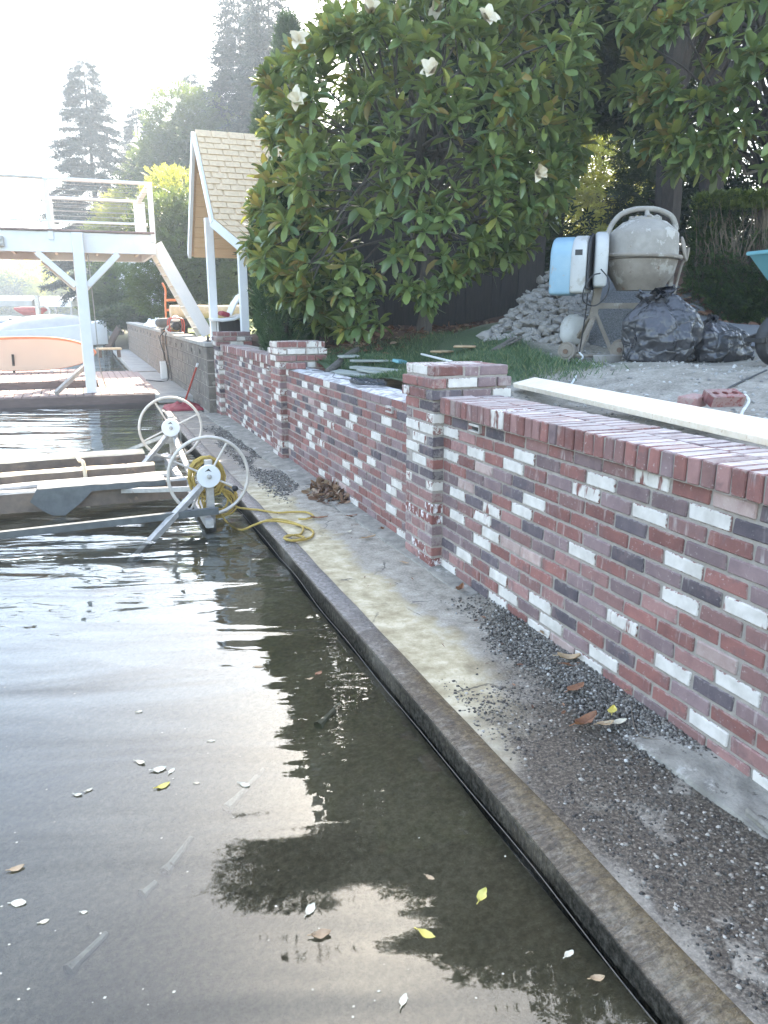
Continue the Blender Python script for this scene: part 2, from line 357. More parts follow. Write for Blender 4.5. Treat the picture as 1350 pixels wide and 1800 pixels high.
# ------------------------------------------------------------------ ground behind the wall
GP = [(-5, .4, .93), (-3, .4, .93), (0, .5, .93), (3, .4, .90), (5.5, .4, .93), (8, .5, 1.0), (12, .4, 1.02), (18, .4, 1.05), (25, .4, 1.05), (32, .4, .95), (32, -2, .7), (34, -8, .5), (45, -12, .8), (45, -2, 1.2), (60, -20, 1.5),
      (-1, 1.2, 1.01), (-3, 2, 1.02), (1.9, 2.75, 1.09), (.57, 3.2, 1.12), (1.3, 3.3, 1.11), (4.6, 2.0, 1.28), (3.4, .8, 1.06), (2.55, 5.27, 1.36), (3.86, 5.23, 1.80), (5.2, 6.4, 2.15), (2.5, 3.0, 1.22), (3.1, 3.6, 1.55),
      (3.3, 2.7, 1.42), (7, 2.5, 1.3), (9, 3, 1.2), (12, 4, 1.2), (20, 4, 1.25), (-3, 3.5, 1.05), (-4, 6, 1.1), (0, 5.5, 1.15), (8, 8, 2.6), (12, 11, 2.8), (16, 14, 2.8), (25, 20, 2.5), (40, 20, 2.5), (40, 40, 4), (10, 30, 4), (-10, 20, 2), (-10, 6, 1.2), (2, 10, 2), (70, 10, 3), (90, 30, 6)]
GA = np.array([(x, y, z) for y, x, z in GP])
def gz(x, y):
    d2 = (GA[:, 0]-x)**2 + (GA[:, 1]-y)**2 + .02; w_ = d2**-1.6
    return float((w_*GA[:, 2]).sum()/w_.sum())
def drape(x, y, up=0.0): return Vector((x, y, gz(x, y)+up))
def warpgrid(a, b, n, k):  # denser near zero
    t = np.linspace(-1, 1, n); return t
xs = np.concatenate([np.linspace(.38, 7, 68), np.linspace(7.4, 16, 22), np.linspace(17.5, 90, 20)])
ys = np.concatenate([np.linspace(-14, -4.3, 12), np.linspace(-4, 9, 110), np.linspace(9.4, 30, 50), np.linspace(32, 120, 24)])
def grid_obj(name, xs, ys, fz, mat):
    V = []; nx = len(xs)
    for y in ys:
        for x in xs: V.append((x, y, fz(x, y)))
    F = [(j*nx+i, j*nx+i+1, (j+1)*nx+i+1, (j+1)*nx+i) for j in range(len(ys)-1) for i in range(nx-1)]
    me = bpy.data.meshes.new(name); me.from_pydata(V, [], F); me.materials.append(mat)
    me.polygons.foreach_set('use_smooth', [True]*len(F)); me.update(); return put(name, me)
def tz(x, y):
    z = gz(x, y)
    n_ = noise.noise(Vector((x*1.1, y*1.1, 0)))*.05 + noise.noise(Vector((x*4, y*4, 5)))*.016
    return z + n_*min(1, max(0, (x-.4)/.5))
t = NT('yard_ground'); v = t.coord('Object'); px, py, pz = t.sep(v)
n_big = t.noise(v, .9, 5); n_mid = t.noise(v, 6, 6, .7); n_fin = t.noise(v, 60, 5, .75)
soil = t.ramp(t.math('ADD', t.math('MULTIPLY', n_mid, .5), t.math('MULTIPLY', n_fin, .5)), [(.34, (.13, .115, .092)), (.5, (.29, .262, .218)), (.64, (.44, .405, .35))])
grs = t.ramp(n_fin, [(.3, (.03, .06, .025)), (.7, (.08, .115, .05))])
litter = t.ramp(n_mid, [(.35, (.05, .03, .02)), (.6, (.12, .06, .035))])
# lawn lies between the wall's middle panel and the stone heap; leaf litter under the magnolia
lx = t.math('ADD', px, t.math('MULTIPLY', t.math('SUBTRACT', n_big, .5), 1.6))
ly = t.math('ADD', py, t.math('MULTIPLY', t.math('SUBTRACT', n_big, .5), 1.6))
m1 = t.math('MULTIPLY', t.smooth(ly, .6, 1.3), t.math('SUBTRACT', 1, t.smooth(lx, 1.9, 2.5)))
c = t.mix(m1, soil, grs)
m2 = t.math('MULTIPLY', t.smooth(t.math('ADD', ly, t.math('MULTIPLY', lx, .35)), 4.5, 5.2), t.math('SUBTRACT', 1, t.smooth(py, 11, 13)))
c = t.mix(m2, c, litter)
far_lawn = t.smooth(py, 11, 13)
c = t.mix(far_lawn, c, (.13, .17, .05))
t.l(c, t.p.inputs['Base Color']); t.p.inputs['Roughness'].default_value = .95; t.bump(t.math('ADD', n_fin, n_mid), .7, .02)
ground = struct(grid_obj('yard_ground', xs, ys, tz, t.m))
# asphalt path curling behind the mixer
t = NT('path_asphalt'); v = t.coord('Object')
t.l(t.ramp(t.noise(v, 90, 4, .8), [(.3, (.10, .105, .115)), (.7, (.22, .225, .235))]), t.p.inputs['Base Color']); t.p.inputs['Roughness'].default_value = .9
t.bump(t.noise(v, 120, 3), .5, .006); M['asphalt'] = t.m
pc = [(1.25, 4.9), (2.0, 4.55), (2.75, 4.35), (3.5, 4.3), (4.3, 4.5), (5.2, 5.1), (6.2, 6.1), (7.4, 7.2)]
def catmull(P, n=8):
    out = []; P = [Vector(p) for p in P]; Q = [P[0]*2-P[1]] + P + [P[-1]*2-P[-2]]
    for i in range(1, len(Q)-2):
        for k in range(n):
            u = k/n; a, b, c_, d = Q[i-1], Q[i], Q[i+1], Q[i+2]
            out.append(.5*((2*b) + (c_-a)*u + (2*a-5*b+4*c_-d)*u*u + (3*b-a-3*c_+d)*u**3))
    out.append(P[-1].copy()); return out
cl = catmull([(y, x, 0) for x, y in [(p[0], p[1]) for p in pc]], 8)
mb = MB(); W5 = .62; K = 8
rows = []
for i, p in enumerate(cl):
    tg = (cl[min(i+1, len(cl)-1)]-cl[max(i-1, 0)]).normalized(); nm = Vector((tg.y, -tg.x, 0)); row = []
    for k in range(K+1):
        q = p + nm*(k/K*2-1)*W5; row.append((q.x, q.y, tz(q.x, q.y)+.03))
    rows.append(row)
vs = [q for r in rows for q in r]
mb.add(vs, [(i*(K+1)+k, i*(K+1)+k+1, (i+1)*(K+1)+k+1, (i+1)*(K+1)+k) for i in range(len(rows)-1) for k in range(K)])
struct(mb.build('garden_path', M['asphalt'], smooth=True))

# ------------------------------------------------------------------ lake bed, water, far shore
ZW = -.075
t = NT('lake_bed'); v = t.coord('Object')
a = t.noise(v, 1.1, 5); b = t.noise(v, 38, 6, .8); c0 = t.noise(v, 160, 3, .8)
f = t.math('ADD', t.math('MULTIPLY', a, .45), t.math('MULTIPLY', b, .55))
col = t.ramp(f, [(.34, (.09, .075, .045)), (.5, (.20, .17, .108)), (.62, (.32, .28, .195))])
col = t.mix(t.smooth(c0, .66, .73), col, (.5, .46, .36))
t.l(col, t.p.inputs['Base Color']); t.p.inputs['Roughness'].default_value = 1; t.bump(b, .8, .02)
def bedz(x, y):
    d = max(0, -.75-x); z = -.105 - .15*d + .012*d*d if d < 2.5 else -.405 - .12*(d-2.5)
    if y > 2: z -= (y-2)*.06*min(1, d)
    return max(z, -2.5) + noise.noise(Vector((x*1.5, y*1.5, 3)))*.03
bx = np.concatenate([np.linspace(-60, -8, 14), np.linspace(-7.5, -.70, 56)]); by = np.concatenate([np.linspace(-12, -5, 8), np.linspace(-4.6, 10, 90), np.linspace(11, 45, 18)])
struct(grid_obj('lake_bed', bx, by, bedz, t.m))
struct(MB().add([(-400, -60, -2.6), (130, -60, -2.6), (130, 400, -2.6), (-400, 400, -2.6)], [(0, 1, 2, 3)]).build('deep_lake_bed', t.m))
t = NT('lake_water')
for q in list(t.n):
    if q != t.out: t.n.remove(q)
tc = t.new('ShaderNodeTexCoord'); mp = t.new('ShaderNodeMapping'); t.l(tc.outputs['Object'], mp.inputs['Vector'])
mp.inputs['Rotation'].default_value = (0, 0, R(18)); 
mpa = t.new('ShaderNodeMapping'); t.l(mp.outputs[0], mpa.inputs['Vector']); mpa.inputs['Scale'].default_value = (.55, 2.3, 1)
h1 = t.noise(mpa.outputs[0], 1.0, 2.0, .45, .6)
mpb = t.new('ShaderNodeMapping'); t.l(mp.outputs[0], mpb.inputs['Vector']); mpb.inputs['Scale'].default_value = (2.2, 7, 1); mpb.inputs['Rotation'].default_value = (0, 0, R(-30))
h2 = t.noise(mpb.outputs[0], 1.0, 2, .5, .8)
x_, y_, z_ = t.sep(tc.outputs['Object'])
calm = t.smooth(t.math('ADD', y_, t.math('MULTIPLY', x_, .25)), -3.2, 1.6)       # ripples run out towards the shallow end
amp = t.math('ADD', t.math('MULTIPLY', calm, .80), .20)
h = t.math('MULTIPLY', t.math('ADD', t.math('MULTIPLY', h1, .8), t.math('MULTIPLY', t.math('MULTIPLY', h2, .15), calm)), amp)
bp = t.new('ShaderNodeBump'); bp.inputs['Strength'].default_value = 1; bp.inputs['Distance'].default_value = .05; t.l(h, bp.inputs['Height'])
gl = t.new('ShaderNodeBsdfGlossy'); gl.inputs['Roughness'].default_value = .015; gl.inputs['Color'].default_value = (.86, .945, 1, 1)
tr = t.new('ShaderNodeBsdfTransparent'); tr.inputs['Color'].default_value = (.80, .80, .745, 1)
fr = t.new('ShaderNodeFresnel'); fr.inputs['IOR'].default_value = 1.46
t.l(bp.outputs[0], gl.inputs['Normal']); t.l(bp.outputs[0], fr.inputs['Normal'])
mx = t.new('ShaderNodeMixShader'); t.l(fr.outputs[0], mx.inputs[0]); t.l(tr.outputs[0], mx.inputs[1]); t.l(gl.outputs[0], mx.inputs[2]); t.l(mx.outputs[0], t.out.inputs['Surface'])
M['water'] = t.m
struct(MB().add([(-400, -60, ZW), (-.745, -60, ZW), (-.745, 400, ZW), (-400, 400, ZW)], [(0, 1, 2, 3)]).build('lake_water', M['water']))

# ------------------------------------------------------------------ concrete ledge, kerb, footing
t = NT('ledge_concrete'); v = t.coord('Object'); px, py, pz = t.sep(v)
n1 = t.noise(v, 2.2, 5, .6); n2 = t.noise(v, 9, 6, .7); n3 = t.noise(v, 80, 4, .75)
base = t.ramp(t.math('ADD', t.math('MULTIPLY', n2, .6), t.math('MULTIPLY', n3, .4)), [(.36, (.15, .13, .10)), (.5, (.32, .285, .23)), (.64, (.48, .435, .36))])
silt = t.ramp(n2, [(.34, (.30, .24, .14)), (.5, (.46, .385, .245)), (.64, (.62, .54, .38))])
wx = t.math('ADD', t.math('ADD', px, t.math('MULTIPLY', t.math('SUBTRACT', n1, .5), .42)), t.math('MULTIPLY', t.math('SUBTRACT', n2, .5), .22))
ms = t.math('MULTIPLY', t.math('SUBTRACT', 1, t.smooth(wx, -.42, -.29)), t.smooth(py, -2.6, -1.4))
ms = t.math('MULTIPLY', ms, t.math('SUBTRACT', 1, t.smooth(py, 2.3, 3.2)))
c = t.mix(ms, base, silt)
expo = t.ramp(n3, [(.36, (.018, .014, .010)), (.5, (.065, .052, .037)), (.63, (.20, .17, .13))])
wy = t.math('ADD', py, t.math('MULTIPLY', t.math('SUBTRACT', n1, .5), 1.3))
mw = t.math('SUBTRACT', 1, t.smooth(t.math('ADD', wy, t.math('MULTIPLY', px, -1.1)), -1.55, -.75))
mw = t.math('MULTIPLY', mw, t.smooth(wx, -.70, -.57))
patch = t.smooth(t.noise(v, 3.5, 4, .6), .57, .66)
mw = t.math('MULTIPLY', mw, t.math('SUBTRACT', 1, t.math('MULTIPLY', patch, .6)))
c = t.mix(mw, c, expo)
damp = t.math('MULTIPLY', t.smooth(py, 2.6, 4.0), t.smooth(n1, .40, .55))
c = t.mix(t.math('MULTIPLY', damp, .75), c, (.075, .073, .07))
vc = t.new('ShaderNodeTexVoronoi', feature='DISTANCE_TO_EDGE'); vc.inputs['Scale'].default_value = 1.15
wv_ = t.new('ShaderNodeVectorMath', operation='ADD'); wn_ = t.new('ShaderNodeTexNoise'); wn_.inputs['Scale'].default_value = 3.5; wn_.inputs['Detail'].default_value = 5; ws_ = t.new('ShaderNodeVectorMath', operation='SCALE'); ws_.inputs['Scale'].default_value = .35
t.l(v, wn_.inputs['Vector']); t.l(wn_.outputs['Color'], ws_.inputs[0]); t.l(v, wv_.inputs[0]); t.l(ws_.outputs[0], wv_.inputs[1]); t.l(wv_.outputs[0], vc.inputs['Vector'])
crack = t.math('SUBTRACT', 1, t.smooth(vc.outputs['Distance'], .003, .010))
c = t.mix(t.math('MULTIPLY', crack, t.math('MULTIPLY', t.smooth(n1, .45, .6), .8)), c, (.05, .045, .038))
spk = t.smooth(t.noise(v, 34, 3, .8), .66, .72)
c = t.mix(t.math('MULTIPLY', spk, .6), c, (.09, .08, .065))
t.l(c, t.p.inputs['Base Color'])
t.l(t.math('SUBTRACT', .88, t.math('MULTIPLY', t.math('MAXIMUM', mw, damp), .42)), t.p.inputs['Roughness'])
t.bump(t.math('ADD', t.math('MULTIPLY', n3, .6), n2), .5, .012); M['ledge'] = t.m
def lz(x, y): return noise.noise(Vector((x*3, y*3, 1)))*.006 + noise.noise(Vector((x*11, y*11, 1)))*.002
struct(grid_obj('concrete_ledge', np.linspace(-.64, .12, 20), np.linspace(-6.5, 8.1, 220), lz, M['ledge']))
t = NT('wet_kerb'); v = t.coord('Object'); px, py, pz = t.sep(v)
n2 = t.noise(v, 9, 6, .7); n3 = t.noise(v, 55, 5, .75)
c = t.ramp(t.math('ADD', t.math('MULTIPLY', n2, .5), t.math('MULTIPLY', n3, .5)), [(.36, (.022, .017, .011)), (.5, (.075, .057, .035)), (.64, (.20, .17, .125))])
c = t.mix(t.math('SUBTRACT', 1, t.smooth(t.math('ADD', px, t.math('MULTIPLY', n3, .012)), -.757, -.744)), c, t.ramp(t.noise(t.coord('Object', (6, 9, 9)), 5, 6, .75), [(.38, (.014, .013, .010)), (.52, (.038, .034, .028)), (.68, (.085, .078, .064))]))
stk = t.smooth(t.noise(t.coord('Object', (11, 30, 6)), 1.3, 6, .78, 1.4), .48, .72)
c = t.mix(t.math('MULTIPLY', t.math('MULTIPLY', stk, .38), t.smooth(px, -.757, -.74)), c, (.33, .30, .25))  # pale streaks paint the wet sheen into the kerb top's colour
och = t.math('MULTIPLY', t.smooth(t.math('ADD', px, t.math('MULTIPLY', t.math('SUBTRACT', n2, .5), .12)), -.715, -.675), t.smooth(t.math('MULTIPLY', py, -1), .5, 1.4))
c = t.mix(t.math('MULTIPLY', och, .7), c, t.ramp(n3, [(.36, (.05, .035, .016)), (.64, (.17, .125, .062))]))
dryer = t.math('MULTIPLY', t.smooth(t.math('ADD', py, t.math('MULTIPLY', n2, 1.2)), -.9, .4), .8)
c = t.mix(t.math('MULTIPLY', dryer, t.smooth(px, -.757, -.744)), c, t.ramp(n3, [(.35, (.12, .12, .12)), (.65, (.27, .27, .265))]))
t.l(c, t.p.inputs['Base Color']); t.l(t.math('MAXIMUM', t.math('ADD', t.math('MULTIPLY', n2, .42), .0), t.math('SUBTRACT', .95, t.smooth(px, -.762, -.750))), t.p.inputs['Roughness']); t.l(t.math('MULTIPLY', t.smooth(px, -.762, -.750), .5), t.p.inputs['Specular IOR Level'])
mpw = t.coord('Object', (12, 42, 6)); wv = t.noise(mpw, 1.2, 5, .65, .8)
t.bump(t.math('ADD', t.math('MULTIPLY', n3, .35), wv), .8, .010); M['kerb'] = t.m
mb = MB(); K = 150; vs = []
prof = [(-.770, -.75), (-.765, -.30), (-.761, -.05), (-.7585, -.004), (-.755, .008), (-.70, .012), (-.652, .012), (-.637, .006), (-.632, -.05)]
for j in range(K+1):
    y = -6.5 + 14.9*(j/K)
    for x, z in prof:
        vs.append((x + noise.noise(Vector((y*2.3, z*5, 4)))*.007 + (-.02*max(0, -2.3-y)*.4 if x < -.66 else 0), y, z - .030*min(1, max(0, -1.3-y)/1.7)*min(1, max(0, (-.636-x)/.11)) + noise.noise(Vector((x*9, y*4, 9)))*.003))
P_ = len(prof)
mb.add(vs, [(j*P_+i, j*P_+i+1, (j+1)*P_+i+1, (j+1)*P_+i) for j in range(K) for i in range(P_-1)])
struct(mb.build('kerb', M['kerb'], smooth=True))
# wall footing strip, broken where gravel has washed over it
M['footing'] = srf('footing', (.31, .285, .24), (.17, .155, .13), .85, 11, 7, bump=.8, bd=.01, rand=False, wear=((.40, .375, .33), 5, .58), wear2=((.10, .09, .075), 13, .60))
def footing(y0, y1, w0, w1, zt):
    n = max(4, int((y1-y0)/.12)); vs = []
    for j in range(n+1):
        u = j/n; y = y0 + (y1-y0)*u; x0 = -(w0+(w1-w0)*u) + noise.noise(Vector((y*3, 2, 1)))*.022
        ed = math.sin(math.pi*min(1, max(0, u)))**.3
        for x, z in ((x0-.015, -.02), (x0, zt*.7*ed), (x0+.02, zt*ed), (.13, zt*ed+.012)): vs.append((x, y, z + noise.noise(Vector((x*8, y*5, 7)))*.004))
    return MB().add(vs, [(j*4+i, j*4+i+1, (j+1)*4+i+1, (j+1)*4+i) for j in range(n) for i in range(3)])
struct(footing(-2.66, -1.98, .10, .13, .020).build('wall_footing', M['footing'], smooth=True))
struct(footing(2.55, 7.9, .13, .21, .022).build('wall_footing', M['footing'], smooth=True))
struct(footing(-.5, 2.5, .02, .11, .014).build('wall_footing', M['footing'], smooth=True))
# gravel washed along the wall
pv, pf = blob(3, .2, 1, (1, .8, .55))
def pebbles(name, xy, smin, smax, cols, zf, seed=1, sink=.25):
    n = len(xy); sc = smin + (smax-smin)*nr.random(n)**3
    D = rdir(n)*np.array([1, 1, .35]); Mx = rotset(D, nr.random(n)*.8, sc)
    L = np.array([(x, y, zf(x, y)) for x, y in xy]); L[:, 2] += sc*.55*(.5-sink)
    t_ = NT(name+'_stone'); a = t_.new('ShaderNodeAttribute', attribute_name='tint')
    t_.l(t_.ramp(a.outputs['Fac'], cols), t_.p.inputs['Base Color']); t_.p.inputs['Roughness'].default_value = .5
    return stuff(scatter(name, pv, pf, Mx, L, t_.m, tint=nr.random(n), smooth=True))
def in_patch(n, y0, y1, fn):
    out = []
    while len(out) < n:
        y = y0 + (y1-y0)*nr.random(); x = -.64 + .72*nr.random()
        if nr.random() < fn(x, y): out.append((x, y))
    return np.array(out)
GC = [(0, (.038, .032, .026)), (.45, (.095, .083, .068)), (.78, (.18, .16, .13)), (.95, (.25, .235, .21)), (1, (.5, .48, .44))]
def sst(a, b, x):
    u = min(1, max(0, (x-a)/(b-a))); return u*u*(3-2*u)
def gdens(x, y):
    d = sst(-.24, .0, x+noise.noise(Vector((y*3, 0, 0)))*.1)
    return d*sst(-2.35, -2.05, y)*(1-sst(-1.45, -.55, y+noise.noise(Vector((x*4, y, 0)))*.3))
pebbles('gravel', in_patch(12000, -2.3, -.3, gdens), .003, .012, GC, lambda x, y: lz(x, y)+max(0, x+.15)*.10, sink=-.1)
def g2(x, y):
    d = sst(-.52, -.34, x)*(1-sst(-.20, -.12, x))
    return d*sst(1.8, 2.6, y)*(1-sst(5.5, 6.8, y))*sst(.35, .5, .5+noise.noise(Vector((x*3, y*1.3, 0))))
pebbles('gravel', in_patch(4500, 1.7, 7, g2), .006, .016, GC, lz, sink=.1)
EC = [(0, (.022, .018, .014)), (.4, (.060, .050, .038)), (.75, (.13, .11, .086)), (.92, (.27, .235, .19)), (1, (.46, .42, .36))]
def g3(x, y):
    b_ = 1-sst(-1.55, -.75, y - 1.1*x + noise.noise(Vector((x*2.2, y*2.2, 0)))*.65)
    return b_*sst(-.635, -.55, x)*(1 if noise.noise(Vector((x*3.5, y*3.5, 8))) < .22 else .12)
pebbles('exposed_aggregate', in_patch(9000, -4.2, -.7, g3), .004, .012, EC, lz, sink=.68)
# grass on the lawn
def lawn(x, y):
    n_ = noise.noise(Vector((x*.9, y*.9, 3)))
    return sst(.7, 1.5, y+n_)*(1-sst(1.5, 2.2, x+n_*.6))*(1-sst(4.3, 5.0, y+.35*x))
gpts = []
while len(gpts) < 15000:
    x = .42+2.2*nr.random(); y = .3+5.2*nr.random()
    if nr.random() < lawn(x, y): gpts.append((x, y, tz(x, y)-.005))
gpts = np.array(gpts); n = len(gpts)
gb = [(-.06, 0, 0), (.06, 0, 0), (.04, .6, .05), (-.04, .6, .05), (0, 1, .16)]
gd = rdir(n)*np.array([.75, .75, .1])+np.array([0, 0, .8])
stuff(scatter('grass', gb, [(0, 1, 2, 3), (3, 2, 4)], rotset(gd, nr.random(n)*6.28, .03+.05*nr.random(n)), gpts, M['grass'], tint=nr.random(n)))
# loose chips of stone and mortar on the bare soil
cp = []
while len(cp) < 2600:
    x = .5+4.2*nr.random(); y = -2.4+5.2*nr.random()
    if lawn(x, y) < .2: cp.append((x, y))
pebbles('gravel', np.array(cp), .005, .022, [(0, (.14, .13, .12)), (.6, (.30, .29, .27)), (1, (.5, .48, .45))], tz, sink=.2)
# ------------------------------------------------------------------ brickwork
BH, CH, BL = .057, .0686, .2016
cache = {}
def bmesh_brick(dims, key, var, top=None):
    k = (tuple(round(x, 3) for x in dims), key, var, top)
    if k in cache: return cache[k]
    r = random.Random(hash((k[0], var)) & 0xffff); bm = bmesh.new(); bmesh.ops.create_cube(bm, size=1)
    for v in bm.verts:
        v.co = Vector((v.co.x*dims[0], v.co.y*dims[1], v.co.z*dims[2])) + Vector((r.uniform(-.002, .002), r.uniform(-.004, .004), r.uniform(-.0022, .0022)))
    bmesh.ops.bevel(bm, geom=bm.edges[:], offset=.0045, segments=1, affect='EDGES')
    bmesh.ops.recalc_face_normals(bm, faces=bm.faces)
    me = bpy.data.meshes.new('brick'); bm.to_mesh(me); bm.free(); me.materials.append(M[key])
    if top:
        me.materials.append(M[top])
        for p in me.polygons:
            if p.normal.z > .9: p.material_index = 1
    cache[k] = me; return me
KEYS = ['red']*32 + ['rose']*15 + ['mauve']*19 + ['dark']*13 + ['pale']*4 + ['white']*27 + ['whitered']*7
KEYF = ['red']*30 + ['rose']*20 + ['mauve']*24 + ['dark']*10 + ['pale']*2 + ['white']*16 + ['whitered']*4
def brick(parent, c, dims, rz=0, key=None, name='brick', j=1, top=None):
    key = key or rng.choice(KEYS)
    me = bmesh_brick(dims, key, rng.randrange(3), top)
    o = put(name, me, parent, (c[0]+rng.uniform(-.002, .002)*j, c[1], c[2]+rng.uniform(-.001, .001)))
    o.rotation_euler = (rng.uniform(-.004, .004), rng.uniform(-.006, .006), rz + (math.pi if rng.random() < .5 else 0) + rng.uniform(-.006, .006))
    return o
SMEAR = ['smear', 'smear', 'smear', 'smear', 'smear', 'pale']
M['smear'] = brickmat('brick_mortar_smeared', (.58, .50, .47), (.44, .35, .32), .7)
KL = ['red', 'rose', 'mauve', 'dark', 'pale', 'white', 'whitered']
def panel(y0, y1, label, cap, limit=300, keys=KEYS, thick=.30, x0=.065, split=-99, smear_cap=False):
    t_ = thing('brick_wall', label, 'brick wall', (x0, (y0+y1)/2, 0), group='panels of the brick wall')
    oy = (y0+y1)/2; L = y1-y0; count = 0; bulk = MB()
    def lay(c, dims, key, top=None):
        nonlocal count
        if c[1]+oy > split and count < limit: brick(t_, c, dims, 0, key, top=top); count += 1
        else: bulk.box(c, dims, m=KL.index(key))
    mo = MB(); h = CH*14 + (.0 if cap else -.004)
    mo.box((thick/2+.0035, 0, h/2-.15), (thick-.007, L+.02, h+.3))
    if cap:
        mo.box((.167, 0, h+.043), (.372, L, .090))
    mo.build('mortar', M['mortar'], t_)
    if cap:  # brick on edge coping, two broken rows deep
        n = int(L/.0672)
        for k in range(n):
            y = L/2 - (k+.5)*.0672
            key = rng.choice(['red']*9+['rose']*8+['mauve']*3+['pale']+['whitered'])
            lay((.075, y, h+.049), (.205, .057, .093), key, rng.choice(SMEAR))
        if cap > 1:
            for k in range(n):
                y = L/2 - (k+.95)*.0672
                lay((.272, y, h+.048), (.17, .057, .093), rng.choice(['red', 'rose', 'mauve', 'pale', 'pale']), rng.choice(SMEAR))
    above = set(); here = set()
    for r_ in range(13, -1, -1):
        above, here = here, set()
        z = r_*CH + CH/2; off = (BL/2 if r_ % 2 else 0) + rng.uniform(-.01, .01)
        y = L/2 - .006
        first = True; cool = 0
        while y > -L/2 + .03:
            ln = BL/2 - .0116 if (first and r_ % 2) else BL-.0116
            ln = min(ln, y + L/2 - .004)
            if ln < .03: break
            first = False
            ks = rng.choice(keys); slot = int((y+9)/BL*2)
            for _ in range(6):      # the mason kept limewashed bricks apart
                if ks.startswith('white') and (cool > 0 or slot in above): ks = rng.choice(keys)
            if ks.startswith('white') and cool > 0 and rng.random() < .75: ks = rng.choice(['red', 'red', 'mauve', 'rose', 'dark'])
            cool = 1 if ks.startswith('white') else cool-1
            if ks.startswith('white'): here.add(slot)
            lay((.046, y-ln/2, z), (.092, ln, BH), ks)
            y -= ln + .0116
    if bulk.v: stuff(bulk.build('brickwork', [M[k] for k in KL], t_))
    return t_
near_wall = panel(-6.4, -.005, 'near mixed brick panel with brick on edge coping, running off at the right edge', 2, 300, split=-2.9)
mid_wall = panel(.415, 3.755, 'middle brick panel without coping, wire tangle and a loose brick on its unfinished top', 0, 300, KEYF)
far_wall = panel(4.175, 7.515, 'far brick panel with a finished coping, beyond the wire tangle and next to the block wall', 1, 298, KEYF, smear_cap=True)
def vent(parent, y, z):
    mb = MB(); mb.box((-.004, y, z), (.03, .115, .012)); mb.box((-.004, y, z-.034), (.03, .115, .008)); mb.box((-.002, y-.055, z-.017), (.03, .008, .04)); mb.box((.01, y, z-.017), (.02, .11, .03), m=1)
    mb.build('vent', [M['steel'], M['wood_dark']], parent)
vent(near_wall, 3.2025-.42, .945); vent(mid_wall, -1.25, .90); vent(far_wall, -1.35, .925)
def pillar(y0, label, effl=False):
    Wd, Dp = .41, .49; t_ = thing('brick_pillar', label, 'brick pillar', (0, y0, 0), group='brick pillars of the wall')
    n = 18; mo = MB(); mo.box((Dp/2, Wd/2, n*CH/2-.15), (Dp-.008, Wd-.008, n*CH+.28)); mo.build('mortar', M['mortar'], t_)
    if effl:
        MB().box((.0085, Wd/2, .27), (.004, Wd-.03, .50)).build('mortar', M['mortar_white'], t_)
    for r_ in range(n):
        z = r_*CH + CH/2; e = .018 if r_ in (15, 16) else 0; A = r_ % 2 == 0
        def ky(face, y=0):
            if effl and face == 'w' and .02 < z < .53:
                return rng.choice(['eff', 'eff', 'effd', 'mauve', 'rose']) if z < .46 or rng.random() < .5 else rng.choice(KEYS)
            if effl and face == 's' and .34 < z < .50: return 'eff'
            return rng.choice(KEYS)
        hx = (-e, Dp+e); hy = (-e, Wd+e)
        if A:   # stretchers along y on the x faces, fill between
            ln = (Wd+2*e)/2 - .006
            for fx, s in ((hx[0]+.046, 'w'), (hx[1]-.046, 'e')):
                for q in (0, 1): brick(t_, (fx, hy[0]+ln/2+q*(ln+.0116), z), (.092, ln, BH), 0, ky(s))
            w0 = hx[0]+.092+.0116; span = hx[1]-.092-.0116-w0
            for fy, s in ((hy[0]+.046, 's'), (hy[1]-.046, 'n')):
                l1 = .19; l2 = span-l1-.0116
                brick(t_, (w0+l1/2, fy, z), (.092, l1, BH), R(90), ky(s)); brick(t_, (w0+l1+.0116+l2/2, fy, z), (.092, l2, BH), R(90), ky(s))
        else:
            L3 = hx[1]-hx[0]; l1 = .19; l2 = L3-2*l1-2*.0116
            for fy, s in ((hy[0]+.046, 's'), (hy[1]-.046, 'n')):
                x = hx[0]
                for l_ in ((l1, l2, l1) if r_ % 4 == 1 else (l1, l1, l2)):
                    brick(t_, (x+l_/2, fy, z), (.092, l_, BH), R(90), ky(s)); x += l_+.0116
            w0 = hy[0]+.092+.0116; ln = hy[1]-.092-.0116-w0
            for fx, s in ((hx[0]+.046, 'w'), (hx[1]-.046, 'e')): brick(t_, (fx, w0+ln/2, z), (.092, ln, BH), 0, ky(s))
    zt = n*CH - CH/2   # crown fill
    for k in range(3):
        brick(t_, (.15+k*.095, Wd/2, zt), (.086, Wd-.215, BH), 0, rng.choice(['red', 'rose', 'pale']), top='smear')
    return t_
pillar(0, 'nearest brick pillar, taller than the wall, with white salt stains down its lower face', True)
pillar(3.76, 'middle brick pillar with a loose red brick beside it on the unfinished wall top')
pillar(7.52, 'far brick pillar where the brick wall meets the grey block wall')
